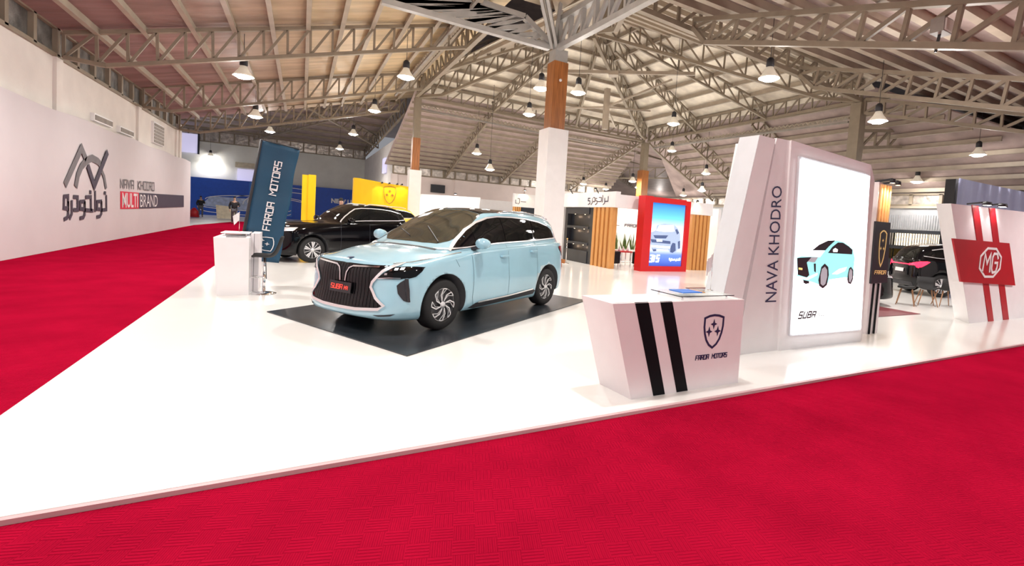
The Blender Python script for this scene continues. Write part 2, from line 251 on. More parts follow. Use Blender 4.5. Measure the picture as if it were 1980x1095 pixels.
def copy_tree(o, parent=None):
    c = o.copy(); C.objects.link(c); c.parent = parent
    if o.name in ROOT: ROOT[c.name] = ROOT[o.name]
    for ch in o.children: copy_tree(ch, c)
    return c
def smooth_obj(o, ang=40):
    for p in o.data.polygons: p.use_smooth = True
    m = o.modifiers.new('bevelled_normals', 'WEIGHTED_NORMAL') if False else None
    return o
def bil(q, u, v):   # quad tl,tr,br,bl
    tl, tr, br, bl = [V(p) for p in q]; return (bl*(1-u)+br*u)*(1-v)+(tl*(1-u)+tr*u)*v
def text_mesh(txt, quad, k, nrm, mb, t=.004, off=.0, bold=0.):
    cu = bpy.data.curves.new('t', 'FONT'); cu.body = txt; cu.size = 1.; cu.offset = bold; cu.resolution_u = 3
    ob = bpy.data.objects.new('t', cu); C.objects.link(ob); bpy.context.view_layer.update()
    me = bpy.data.meshes.new_from_object(ob.evaluated_get(bpy.context.evaluated_depsgraph_get()))
    xs = [v.co.x for v in me.vertices]; ys = [v.co.y for v in me.vertices]; x0, x1, y0, y1 = min(xs), max(xs), min(ys), max(ys)
    nr = V(nrm).normalized(); P = [bil(quad, (v.co.x-x0)/(x1-x0), (v.co.y-y0)/(y1-y0))+nr*(off+t) for v in me.vertices]
    mb.add(P, [list(p.vertices) for p in me.polygons], k)
    bpy.data.objects.remove(ob); bpy.data.curves.remove(cu); bpy.data.meshes.remove(me)
# techno lettering drawn as strokes
G7 = {'F':[[(0,0),(0,1),(.8,1)],[(0,.5),(.62,.5)]],'A':[[(0,0),(0,1),(.75,1),(.75,0)],[(0,.45),(.75,.45)]],'R':[[(0,0),(0,1),(.75,1),(.75,.5),(.1,.5)],[(.4,.5),(.78,0)]],
 'D':[[(0,0),(0,1),(.75,.98),(.8,.6),(.8,0),(0,0)]],'M':[[(0,0),(0,1),(.45,.45),(.9,1),(.9,0)]],'O':[[(0,0),(0,1),(.8,1),(.8,0),(0,0)]],'T':[[(0,1),(.8,1)],[(.4,1),(.4,0)]],
 'S':[[(.75,1),(0,1),(0,.5),(.75,.5),(.75,0),(0,0)]],'N':[[(0,0),(0,1),(.7,0),(.7,1)]],'V':[[(0,1),(.4,0),(.8,1)]],'K':[[(0,0),(0,1)],[(.7,1),(.05,.5),(.7,0)]],'H':[[(0,0),(0,1)],[(.7,0),(.7,1)],[(0,.5),(.7,.5)]],
 'U':[[(0,1),(0,0),(.75,0),(.75,1)]],'B':[[(0,0),(0,1),(.7,1),(.7,.5),(0,.5)],[(.7,.5),(.75,.5),(.75,0),(0,0)]],'4':[[(.1,1),(0,.4),(.75,.4)],[(.7,1),(.7,0)]],
 '3':[[(0,1),(.75,1),(.75,0),(0,0)],[(.2,.5),(.75,.5)]],'1':[[(.3,1),(.3,0)]],'5':[[(.75,1),(0,1),(0,.5),(.75,.5),(.75,0),(0,0)]],' ':[]}
def techno(txt, quad, w, k, nrm, mb, slant=.15, t=.004):
    adv = 1.1; L = len(txt)*adv-.3
    for i, ch in enumerate(txt):
        for st in G7.get(ch, []):
            pts = [bil(quad, (i*adv+x+slant*y)/(L+slant), y) for x, y in st]; mb.ribbon(pts, w, nrm, k, t+.0005*(G7[ch].index(st)))
def shield(c, ux, uz, W, H, k, nrm, mb, lw=.03, t=.004, bits=True, starf=1.):
    c = V(c); ux = V(ux).normalized(); uz = V(uz).normalized()
    def p(x, y): return c+ux*(x*W/2)+uz*(y*H/2)
    out = [(0,1.0),(-.5,.96),(-1,.84),(-1,.3),(-.9,-.1),(-.7,-.5),(-.4,-.8),(0,-1),(.4,-.8),(.7,-.5),(.9,-.1),(1,.3),(1,.84),(.5,.96),(0,1.0)]
    mb.ribbon([p(*q) for q in out], lw, nrm, k, t)
    n = V(nrm).normalized()
    if bits:
        for sx, sy in ((0,.45),(-.46,0),(.46,0)):
            s = []
            for j in range(8):
                r = .30 if j % 2 == 0 else .11
                a = j*PI/4; s.append(p(sx+math.sin(a)*r*starf, sy+math.cos(a)*r*W/H*starf*1.15))
            mb.prism(s, n*t, k)
def flat(poly, nrm, k, mb, t=.003, off=0.):
    n = V(nrm).normalized(); mb.prism([V(p)+n*off for p in poly], n*t, k)

# ------------------------------------------------------------------ the room
F = MB(); F.add([(-14,-8,-.05),(60,-8,-.05),(60,80,-.05),(-14,80,-.05)], [(0,1,2,3)], 'floor_grey'); struct('floor', F)
pf = MB(); pf.hexa([(-1.80,3.28,-.049),(29.85,3.28,-.049),(29.85,39.8,-.049),(-1.80,39.8,-.049)], [(-1.80,3.28,0),(29.85,3.28,0),(29.85,39.8,0),(-1.80,39.8,0)], 'floor_white')
one('exhibition_platform', pf, 'wide glossy white raised stand flooring between the red carpets', 'platform')
tr = MB(); tr.box((-1.83,3.245,-.049),(29.85,3.28,-.002), 'edge'); one('edge_strip', tr, 'thin pinkish edging strip along the front of the white flooring', 'edging')
cp = MB(); cp.hexa([(-5.66,-6,-.049),(-1.83,-6,-.049),(-1.83,46.5,-.049),(-4.4,46.5,-.049),(-5.66,36.5,-.049)], [(-5.66,-6,-.03),(-1.83,-6,-.03),(-1.83,46.5,-.03),(-4.4,46.5,-.03),(-5.66,36.5,-.03)], 'red_carpet')
one('red_carpet', cp, 'long red carpet aisle running beside the printed white wall on the left', 'carpet')
cp = MB(); cp.box((-1.829,-6,-.049),(29.85,3.244,-.03), 'red_carpet'); one('red_carpet', cp, 'red textured carpet across the foreground in front of the white flooring', 'carpet')
cp = MB(); cp.hexa([(9.3,5.64,.001),(12.75,5.58,.001),(12.9,9.9,.001),(9.4,9.9,.001)],[(9.3,5.64,.012),(12.75,5.58,.012),(12.9,9.9,.012),(9.4,9.9,.012)],'mat_red')
one('floor_mat', cp, 'dark maroon mat under the black sedan nose right of the lit advertising tower', 'mat')
# walls
w = MB(); w.box((-6.1,-6,-.05),(-5.9,33.2,5.15),'plaster')
for y in (11.2,18.47,25.9,32.7): w.box((-5.9,y-.2,-.05),(-5.82,y+.2,5.15),'plaster')
struct('wall_left', w)
w = MB(); w.box((-6.1,32.9,-.05),(-5.75,33.3,5.5),'plaster'); struct('trim_1', w)
w = MB(); w.box((-14,62,-.05),(6.7,62.3,7.5),'plaster_grey'); struct('wall_back', w)
w = MB(); w.box((6.4,40.2,-.05),(6.7,62,7.4),'plaster'); struct('wall_side', w)
w = MB(); w.box((6.1,40,-.05),(27,40.2,4.55),'plaster_pink')
for x in (6.3,11.4,17.8): w.box((x-.25,39.9,-.05),(x+.25,40,4.55),'plaster_pink')
struct('wall_north', w)
w = MB(); w.box((30,-4,-.05),(30.2,40,2.45),'charcoal'); w.box((30,-4,2.45),(30.2,40,3.7),'corrugated')
for i in range(150): w.box((29.96,4+i*.12,2.5),(30,4.06+i*.12,3.3),'corrugated')
struct('wall_east', w)
w = MB(); w.box((27,66,-.05),(60,66.2,6.2),'plaster_grey'); w.box((52,-8,-.05),(52.2,66,6.2),'plaster_grey'); struct('wall_far', w)
w = MB(); w.box((29.9,4,3.68),(30.0,40,3.82),'purlin'); struct('trim_2', w)
# clerestory bands stuffed with crinkled foil
def band(name, p0, p1, z0, z1, n, inward, num, mat='crinkle', z0b=None, z1b=None):
    p0 = V(p0); p1 = V(p1); inw = V(inward); z0b = z0 if z0b is None else z0b; z1b = z1 if z1b is None else z1b
    b = MB(); q = [V((p0.x,p0.y,z0)),V((p1.x,p1.y,z0b)),V((p1.x,p1.y,z1b)),V((p0.x,p0.y,z1))]; b.prism(q, -inw*.1, mat)
    struct('window_%d' % num, b)
    f = MB()
    for i in range(n+1):
        u = i/n; x = p0.lerp(p1, u); za = z0+(z0b-z0)*u; zb = z1+(z1b-z1)*u
        f.bar((x.x+inw.x*.05,x.y+inw.y*.05,za), (x.x+inw.x*.05,x.y+inw.y*.05,zb), .16, .12, 'steel_dark' if mat == 'dark' else 'steel', up=(0,0,1))
    for zz, zzb in ((z0,z0b),(z1,z1b)): f.bar((p0.x+inw.x*.06,p0.y+inw.y*.06,zz), (p1.x+inw.x*.06,p1.y+inw.y*.06,zzb), .1, .1, 'steel')
    struct('trim_%d' % (num+10), f)
band('b', (-5.95,-4,0), (-5.95,33,0), 5.2, 5.95, 28, (1,0,0), 1, mat='crinkle_shaded')
band('b', (6.2,40,0), (26,40,0), 4.6, 5.25, 20, (0,-1,0), 2)
band('b', (-14,62,0), (6.4,62,0), 7.5, 8.7, 16, (0,-1,0), 3, z1b=8.5)
band('b', (30,4,0), (30,36,0), 3.85, 4.45, 22, (-1,0,0), 4)
# roof sheets
def sheet(num, q, k):
    s = MB(); s.prism(q, (0,0,.06), k); struct('ceiling' if num == 0 else 'ceiling.%03d' % num, s)
zw = lambda x: 7.56+.277*x        # west bay
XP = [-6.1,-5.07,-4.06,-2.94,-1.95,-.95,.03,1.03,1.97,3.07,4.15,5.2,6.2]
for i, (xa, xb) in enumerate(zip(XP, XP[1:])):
    t = [0,0,.08,.22,.42,.62,.85,1,1.1,1.15,1.2,1.2][i]; col = [a+(b-a)*t for a, b in zip((.27,.16,.15),(.56,.42,.26))]  # brown to gold steps paint the bay's light falloff into the sheet colour
    mk('foil_falloff_strip_%d' % i, col, rough=.5, metal=.12, var=.28, vscale=.8, bump=.6, bscale=2.2, stretch=(.3,2.4,1))
    sheet(20+i, [(xa,-6,zw(xa)),(xb,-6,zw(xb)),(xb,34,zw(xb)),(xa,34,zw(xa))], 'foil_falloff_strip_%d' % i)
zn = lambda y: 9.1-.335*(y-28.8)  # north bay
sheet(2, [(5.6,29.4,zn(29.4)-.15),(23,29.4,zn(29.4)-.15),(27,40.3,zn(40.3)),(5.6,40.3,zn(40.3))], 'foil_pink')
ze = lambda x: 9.1-.60*(x-22.7)   # east bay
sheet(3, [(23.2,13,ze(23.2)),(30.3,4,ze(30.3)),(30.3,34,ze(30.3)),(23.2,29.4,ze(23.2))], 'foil_pink')
zs = lambda y: 9.15-.292*(12.9-y) # south bay
sheet(4, [(8.2,-2,zs(-2)),(40,-2,zs(-2)),(40,12.4,zs(12.4)),(8.2,12.4,zs(12.4))], 'foil_pink')
# north west area roof and far corner
sheet(5, [(-14,33.2,10.3),(6.2,33.2,10.3),(6.8,62.3,8.5),(-14,62.3,8.7)], 'foil_pink')
sheet(6, [(23,29.4,8.8),(60,4,5.5),(60,75,5.8),(27,75,5.6)], 'foil_pink')
# centre pyramid
CA, CB, CC, CD = V((5.56,28.9,9.15)), V((22.6,29.2,9.15)), V((22.9,13.4,9.15)), V((8.4,12.3,9.15)); AP = V((12.3,20.9,12.1))
for i, (a, b) in enumerate(((CA,CB),(CB,CC),(CC,CD),(CD,CA))): sheet(7+i, [a, b, AP], 'foil_silver')
# near pyramid over the camera (its far right corner is the brown column)
NB = V((7.7,15.7,9.0)); NA = V((-4,15.7,9.0)); NC = V((7.7,2,9.0)); NP = V((1.8,8.8,12))
sheet(11, [NB, NC, NP], 'foil_gold')
sheet(12, [(30.3,-8,6.4),(60,-8,5.5),(60,4,5.5),(30.3,12,6.4)], 'foil_pink')
sheet(15, [(30.3,12,6.4),(60,4,5.5),(30.3,24.4,8.15)], 'foil_pink')
sheet(13, [(5.8,11.5,9.75),(8.9,11.5,9.75),(8.9,17,9.75),(5.8,17,9.75)], 'foil_gold')
sheet(14, [(-14,-8,13),(62,-8,13),(62,80,13),(-14,80,13)], 'foil_pink')
def fascia(num, a, b, c, d): m = MB(); m.prism([a,b,c,d], (0,0,.03), 'foil_silver'); struct('trim_%d' % num, m)
fascia(41, (5.5,29.4,8.72), (23,29.4,8.72), (22.8,28.95,9.3), (5.4,28.8,9.3)); fascia(42, (23.2,29.4,8.78), (23.2,13,8.78), (22.8,13.2,9.3), (22.5,29.3,9.3))
fascia(43, (8.2,12.4,8.98), (23.4,12.5,8.98), (23,13.5,9.3), (8.2,12.4,9.3)); fascia(44, (6.2,34,9.3), (6.2,33.2,10.4), (-6.1,33.2,10.4), (-6.1,34,5.9))
# purlins
def purlin(a, b, group, lab, k='purlin', w=.07, h=.2):
    m = MB(); m.bar(a, b, w, h, k); m.bar(V(a)+V((0,0,-h/2)), V(b)+V((0,0,-h/2)), w*1.9, .02, k); return one('roof_purlin', m, lab, 'purlin', group)
for i, x in enumerate([-5.07,-4.06,-2.94,-1.95,-.95,.03,1.03,1.97,3.07,4.15,5.2]):
    purlin((x,-6,zw(x)-.10),(x,33.5,zw(x)-.10),'purlins of the left roof bay','light steel purlin under the brown and gold roof sheeting of the left bay')
for i in range(14):
    y = 29.9+i*.74; purlin((5.7,y,zn(y)-.16),(23+.36*(y-29.4),y,zn(y)-.16),'purlins of the rear roof bay','light steel purlin under the pink roof slope behind the brown column')
for i in range(9):
    x = 23.6+i*.78; purlin((x,12.5-.8*i,ze(x)-.14),(x,29.8,ze(x)-.14),'purlins of the far right roof bay','light steel purlin under the far right roof slope above the lit tower')
for i in range(11):
    y = 11.7-i*1.1; purlin((8.5,y,zs(y)-.14),(36,y,zs(y)-.14),'purlins of the near right roof bay','light steel purlin under the near right roof slope at the top right', w=.1, h=.26)
for i in range(9):
    y = 35.5+i*3.; purlin((-13.5,y,10.3-(y-33.2)*.06-.14),(6.3,y,10.3-(y-33.2)*.06-.14),'purlins of the far left roof','dull steel purlin across the dark far left roof above the blue wall', 'steel')
for a, b, lab, g in ((CA,CB,'light steel purlin on the rear slope of the central pyramid roof','purlins of the rear pyramid slope'),(CB,CC,'light steel purlin on the right slope of the central pyramid roof','purlins of the right pyramid slope'),
                  (CC,CD,'light steel purlin on the near slope of the central pyramid roof','purlins of the near pyramid slope'),(CD,CA,'light steel purlin on the left slope of the central pyramid roof','purlins of the left pyramid slope')):
    for j in range(1, 8):
        u = j/8.5; purlin(a.lerp(AP,u)-V((0,0,.14)), b.lerp(AP,u)-V((0,0,.14)), g, lab)
for i in range(9):
    y = 34+i*3.2; purlin((24+(y-29.4)*.08,y,8.5-(y-29.4)*.068),(50,y,6.1),'purlins of the far corner roof','dull steel purlin under the far corner roof behind the centre column','steel')
# lattice trusses
def along(pts, u):
    pts = [V(p) for p in pts]; L = [(b-a).length for a, b in zip(pts, pts[1:])]; t = u*sum(L)
    for i, l in enumerate(L):
        if t <= l+1e-9: return pts[i].lerp(pts[i+1], t/l if l else 0)
        t -= l
    return pts[-1]
def truss(label, top, bot, n, k='steel', w=.10, ww=.055, group=None, flip=False, name='roof_truss'):
    o = empty(name, bot[0], 0, label, 'truss', group)
    for nm, pts in (('top_chord', top), ('bottom_chord', bot)):
        m = MB()
        for a, b in zip(pts, pts[1:]): m.bar(a, b, w*1.3, w*1.1, k)
        m.build(nm, o)
    m = MB()
    for i in range(n+1):
        m.bar(along(bot, i/n), along(top, i/n), ww, ww*1.3, k)
        if i < n:
            if flip: m.bar(along(top, i/n), along(bot, (i+1)/n), ww, ww*1.3, k)
            else: m.bar(along(bot, i/n), along(top, (i+1)/n), ww, ww*1.3, k)
    m.build('web_members', o); return o
for y, lab, zt in ((18.47,'sloping left bay truss nearest the camera, from white wall to long girder',5.83),(25.99,'second sloping left bay truss from the camera',5.95),(32.74,'third sloping left bay truss, at the end of the white wall',6.1)):
    truss(lab, [(-5.75,y,zt+.02),(5.3,y,8.88)], [(-5.75,y,5.2),(-4.9,y,5.16),(5.3,y,8.05)], 17)
truss('nearest left bay truss high in the upper left above the printed wall', [(-5.75,9.5,5.85),(5.3,9.5,8.88)], [(-5.75,9.5,5.2),(-4.9,9.5,5.16),(5.3,9.5,8.05)], 17) if False else None
truss('long level girder over the left bay ending at the slim column behind the cars', [(5.56,16.5,9.2),(5.56,28.6,9.2)], [(5.56,16.5,8.25),(5.56,28.6,8.25)], 14, w=.14)
truss('level girder across the back of the central roof between two slim columns', [(5.7,28.85,9.05),(22.4,29.2,9.05)], [(5.7,28.85,8.25),(22.4,29.2,8.1)], 20, w=.13)
truss('level girder along the right side of the central roof', [(22.6,29,9.05),(22.9,13.6,9.05)], [(22.6,29,8.1),(22.9,13.6,8.25)], 20, w=.13)
truss('level girder at the near right of the central roof, crossing above the lamps', [(8.4,12.15,9.1),(22.9,13.4,9.1)], [(8.4,12.15,8.25),(22.9,13.4,8.25)], 14, w=.15, ww=.08)
# big grey girders meeting on the brown column
truss('heavy grey girder rising to the upper left from the brown column head', [(4.9,15.7,8.62),(6.5,15.7,8.58),(7.5,15.7,7.95)], [(1.9,15.7,7.84),(4.9,15.7,7.81),(7.5,15.7,7.77)], 7, 'steel_big', .16, .11)
truss('heavy grey girder rising to the upper right from the brown column head', [(7.8,15.5,8.75),(7.8,13.3,8.64),(7.8,9,8.5)], [(7.8,15.5,7.79),(7.8,13.3,7.7),(7.8,9,7.56)], 8, 'steel_big', .16, .11)
o = empty('roof_truss', (7.7,15.7,7.8), 0, 'twin grey hip struts climbing toward the camera from the brown column head', 'truss')
m = MB(); m.bar((7.62,15.68,7.8),(5.6,13.2,9.2),.10,.12,'steel_big'); m.bar((7.78,15.6,7.8),(5.8,13.1,9.2),.10,.12,'steel_big'); m.build('hip_strut', o)
m = MB()
for t in ((7.2,15.6,9.3),(7.5,14.9,9.4),(8.0,15.9,9.3),(7.3,16.0,9.2)): m.bar((7.7,15.7,7.8), t, .11,.13,'steel_big')
m.build('head_struts', o)
# hips of the central pyramid
def hip(label, c, dirn, n=12):
    c = V(c); a = V((AP.x,AP.y,0)); d = (a-V((c.x,c.y,0))).normalized(); e = a-d*.3
    truss(label, [(c.x,c.y,9.05),(e.x,e.y,11.95)], [(c.x,c.y,8.25),(c.x+d.x*1.6,c.y+d.y*1.6,8.28),(e.x,e.y,11.0)], n, w=.13)
hip('hip truss of the central roof rising from the slim column behind the parked cars', (5.7,28.7,0), 0)
hip('hip truss of the central roof rising from the distant centre column', (22.3,29,0), 0)
hip('hip truss of the central roof rising from the cream column behind the lit tower', (22.7,13.5,0), 0)
hip('hip truss of the central roof rising behind the heavy girder right of the brown column', (8.5,12.5,0), 0)
# intermediate common trusses of pyramid
def mid(label, a, b, n=9):
    a = V(a); b = V(b); truss(label, [a+V((0,0,.75)), b+V((0,0,.75))], [a, b], n, w=.09)
mid('slim rafter truss on the rear slope of the central roof, left of centre', (10.3,28.9,8.25), (11.6,22.5,10.6)); mid('slim rafter truss on the rear slope of the central roof, right of centre', (16.3,29,8.25), (13.4,22.2,10.6))
mid('slim rafter truss on the right slope of the central roof, farther one', (22.6,24,8.2), (14.2,21.6,10.8)); mid('slim rafter truss on the right slope of the central roof, nearer one', (22.7,18.6,8.2), (14.1,20.2,10.8))
mid('slim rafter truss on the left slope of the central roof', (5.6,22.6,8.25), (11,21,10.8))
o = empty('roof_truss', (11,23.3,9.45), 0, 'long level tie beam with hanging king post and struts under the central roof', 'truss')
m = MB(); m.bar((10.8,23.4,9.5),(17.05,18.5,9.5),.14,.16,'purlin'); m.bar((13.65,21.2,9.42),(14.05,20.9,9.42),.5,.2,'purlin'); m.build('tie_beam', o)
m = MB(); kx = V((13.7,21.3,0)); m.box((kx.x-.12,kx.y-.12,6.6),(kx.x+.12,kx.y+.12,8.7),'purlin'); m.build('king_post', o)
m = MB()
for t in ((17.5,22.5,8.4),(16.5,24.5,7.6),(16.2,19.2,9.2),(10.2,24.0,7.5)): m.bar((kx.x,kx.y,7.75), t, .09,.09,'purlin' )
m.build('king_struts', o)
# corrugated eave strips
def zig(label, p0, p1, n):
    p0 = V(p0); p1 = V(p1); m = MB(); d = (p1-p0)/n; vs = []; side = V((-d.y,d.x,0)).normalized()
    for i in range(n+1): vs += [p0+d*i+V((0,0,.12 if i % 2 else 0)), p0+d*i+V((0,0,(.12 if i % 2 else 0)+.07)), p0+d*i+side*.35+V((0,0,.05+(.12 if i % 2 else 0)))]
    fs = []
    for i in range(n): a = i*3; fs += [(a,a+3,a+4,a+1),(a,a+2,a+5,a+3)]
    m.add(vs, fs, 'purlin'); m.bar(p0+V((0,0,-.12)), p1+V((0,0,-.12)), .1,.1,'steel_dark'); one('eave_strip', m, label, 'roof edging')
zig('zigzag edge of corrugated sheeting along the rear of the central roof', (5.9,29.5,7.85), (20.5,29.6,7.45), 110)
zig('zigzag edge of corrugated sheeting along the right of the central roof', (23.0,28.8,7.75), (23.0,14,7.5), 110)
zig('zigzag edge of corrugated sheeting high on the left bay roof', (4.6,30,8.5), (4.6,10,8.5), 130)
# bay trusses: rear, right, near right
for x, lab in ((10.3,'sloping rear bay truss seen left of the brown column'),(15.2,'sloping rear bay truss seen just behind the white column cladding'),(22.2,'sloping rear bay truss leaving the distant centre column to the left')):
    truss(lab, [(x,29.2,8.9),(x,40,5.3)], [(x,29.2,8.0),(x,30,7.75),(x,39.9,4.65)], 14)
for y, lab, z1 in ((29.1,'sloping right bay truss leaving the distant centre column to the right',4.2),(25.2,'sloping right bay truss above the red framed poster',4.1),(19.6,'sloping right bay truss behind the top of the lit tower',4.0)):
    truss(lab, [(22.8,y,8.9),(30,y,z1+.8)], [(22.8,y,8.0),(23.5,y,7.5),(29.9,y,z1)], 13)
truss('big near right bay truss, upper one at the top right corner', [(10.95,12.1,8.45),(10.95,3.6,6.05),(10.95,0,5.0)], [(10.95,12.1,8.2),(10.95,11.53,7.57),(10.95,3.6,5.19),(10.95,0,4.1)], 13, w=.12, ww=.08)
truss('near right bay truss, middle one of the three', [(17.42,12.8,8.48),(17.42,1,5.05)], [(17.42,12.8,8.2),(17.42,12.1,7.53),(17.42,1,4.15)], 14, w=.12, ww=.08)
truss('near right bay truss, lowest one starting at the cream column', [(22.9,13.2,8.3),(22.9,2,5.1)], [(22.9,13.2,7.65),(22.9,2,4.5)], 13, w=.12, ww=.08)
truss('level truss running right from the cream column across the dim far right', [(23.2,13.4,6.9),(42,13.4,9.6)], [(23.2,13.4,6.1),(42,13.4,8.8)], 16, 'steel', .13, .08)
# distant trusses
for i, (a, b) in enumerate((((23,36,6.6),(34,46,6.2)),((20,44,5.8),(33,33,6.6)),((30,30,5.0),(44,40,6.6)))):
    truss('dim distant truss in the far corner behind the centre column, %s' % ('first','second','third')[i], [V(a)+V((0,0,1.)), V(b)+V((0,0,1.))], [a, b], 14)
truss('far left roof truss sloping down toward the brown column row', [(-2,34.5,9.6),(6.3,50,8.6)], [(-2,34.5,8.6),(2,42,8.2),(6.3,50,7.6)], 14)
truss('far left roof truss crossing behind the blue flag banner', [(-4.5,60,9.2),(5.3,33.5,9.5)], [(-4.5,60,8.0),(5.3,33.5,8.7)], 20)
truss('far left roof truss beside the plaster side wall', [(5.9,34,9.2),(6.2,61,8.6)], [(5.9,34,8.2),(6.2,61,7.6)], 18)
# columns
def column(loc, w, zc, zb, zt, label, kt='wood_dark', ktop='steel'):
    x, y = loc; o = empty('column', (x,y,0), 0, label, 'column')
    if zc: m = MB(); m.box((x-w/2-.12,y-w/2-.12,0),(x+w/2+.12,y+w/2+.12,zc),'white'); m.build('white_cladding', o)
    m = MB(); m.box((x-w/2,y-w/2,zc or 0),(x+w/2,y+w/2,zb),kt); m.build('painted_shaft', o)
    m = MB(); m.box((x-w/2+.03,y-w/2+.03,zb),(x+w/2-.03,y+w/2-.03,zt),ktop); m.build('column_head', o)
    return o
cc = column((7.93,15.75), .56, 4.93, 7.32, 7.75, 'big brown column above a tall white cladding box behind the pale blue car', ktop='steel_big')
m = MB(); m.lathe([(0,0),(.05,0),(.05,.05),(0,.07)],'white',(0,0,0),12); m.v = [V((7.9+v.x, 15.44-v.z, 6.65+v.y)) for v in m.v]; one('security_camera', m, 'tiny white round camera fixed to the brown column', 'camera')
column((5.66,28.85), .42, 4.05, 5.9, 8.2, 'slim column behind the parked cars, orange in the middle and white clad below')
column((22.5,29.2), .5, None, 0.02, 8.0, 'distant centre column below the central roof corner, orange lower part', ktop='steel')
m = MB(); m.box((22.2,28.9,3.2),(22.8,29.5,5.9),'wood_dark'); m.build('orange_sleeve', bpy.data.objects['column.002'])
column((22.9,13.5), .55, None, 5.0, 8.15, 'cream column with a brown lower part rising behind the lit advertising tower')
# small left wall openings
for i, (y0, y1, z0, z1, lab) in enumerate(((20.9,22.6,3.86,4.1,'narrow dark vent slot above the printed wall, nearer one'),(23.4,25.0,3.82,4.05,'narrow dark vent slot above the printed wall, farther one'),(27.9,29.7,3.95,4.9,'tall grey louvre panel near the end of the left wall'))):
    o = empty('wall_vent', (-5.9,(y0+y1)/2,z0), 0, lab, 'vent'); m = MB(); m.box((-5.9,y0,z0),(-5.80,y1,z1),'white'); m.build('vent_frame', o)
    m = MB()
    for j in range(6): m.box((-5.80,y0+.06,z0+.04+j*(z1-z0-.08)/6),(-5.78,y1-.06,z0+.04+(j+.8)*(z1-z0-.08)/6),'steel_dark')
    m.build('louvre', o)
o = empty('wall_unit', (9.7,39.9,3.3), 0, 'dark louvred unit high on the pink rear wall', 'ventilation unit')
m = MB(); m.box((9.15,39.75,3.35),(10.3,39.9,4.0),'dark'); m.build('frame', o)
m = MB()
for j in range(7): m.box((9.25,39.72,3.42+j*.08),(10.25,39.76,3.47+j*.08),'charcoal')
m.build('louvre', o)
w = MB(); w.box((-11.6,61.8,6.2),(-9.4,61.95,8.1),'sky_window'); w.box((-9.4,61.75,6.1),(-9.25,61.95,8.2),'charcoal'); struct('window_5', w)
w = MB(); w.box((-6.0,61.8,3.8),(-3.6,61.95,5.0),'sky_window'); w.box((-6.2,61.8,5.15),(-2.6,61.9,5.7),'plywood'); struct('window_6', w)
w = MB(); w.box((6.2,44.5,4.9),(6.35,46,6.2),'sky_window'); struct('window_7', w)
w = MB()
for y0, y1 in ((12.5,13.14),(13.2,13.96),(14.0,14.8),(14.86,15.6),(15.7,16.5)):
    for z0, z1 in ((1.55,2.25),(.75,1.35)): w.box((29.93,y0,z0),(29.98,y1,z1),'lit_window' if z0 > 1 and y1 < 14.9 else 'glass_dark')
    for j in range(6): yy = y0+(y1-y0)*(j+.5)/6; w.box((29.90,yy-.025,1.55),(29.93,yy+.03,2.25),'steel_dark')
struct('window_8', w)

# ------------------------------------------------------------------ printed fabric wall on the left
o = empty('printed_wall', (-5.69,12,-.03), 0, 'long low white fabric wall with the grey and navy logo at the left', 'display wall')
m = MB(); n = 60; vs = []; fs = []; random.seed(4)
for i in range(n+1):
    y = -5+i*(40.4)/n; bow = .012*math.sin(i*1.7)+.01*math.sin(i*.63); zt = 3.70+.03*math.sin(i*.9)
    vs += [(-5.668+bow*.15,y,-.03),(-5.672+bow*.2,y,1.8),(-5.69,y,zt),(-5.85,y,zt),(-5.85,y,-.03)]
for i in range(n):
    for j in range(4): a = i*5+j; fs.append((a,a+1,a+6,a+5))
fs += [(0,1,2,3,4),(n*5,n*5+1,n*5+2,n*5+3,n*5+4)]
m.add(vs, fs, 'banner_cloth', False); m.build('fabric', o)
nx = (1,0,0)
def sh(pts, dx): return [(p[0]+dx, p[1], p[2]) for p in pts]
m = MB()
for k in ('mk1','mk2','mk3'): m.ribbon(sh(DATA['w_'+k],.004), .22 if k != 'mk3' else .16, nx, 'grey_ink')
m.ribbon(sh(DATA['w_chk'],.009), .22, nx, 'dark_ink'); m.build('logo_mark', o)
m = MB()
for k in ('p_nun','p_nund','p_v1','p_al','p_kh','p_kh2','p_khd','p_v2','p_dal','p_re','p_v3'): m.ribbon(sh(DATA['w_'+k],.004), .115, nx, 'dark_ink')
m.build('persian_lettering', o)
q = sh(DATA['w_nk'], .004); m = MB(); techno('NAVA KHODRO', [q[0],q[1],q[2],q[3]], .055, 'grey_ink', nx, m, 0); m.build('latin_lettering', o)
m = MB(); flat(sh(DATA['w_red'],-.003), nx, 'red_print', m, .012); q = sh(DATA['w_red'],.010); Q = [V(p) for p in q]; c = sum(Q, V())/4
text_mesh('MULTI', [c+(p-c)*.86 for p in Q], 'white', nx, m, bold=.02); m.build('red_label', o)
m = MB(); flat(sh(DATA['w_navy'],-.003), nx, 'dark_ink', m, .012); Q = [V(p) for p in sh(DATA['w_navy'],.010)]
a = [bil(Q,u,v) for u, v in ((.02,.9),(.335,.9),(.335,.1),(.02,.1))]; text_mesh('BRAND', a, 'white', nx, m); m.build('navy_bar', o)

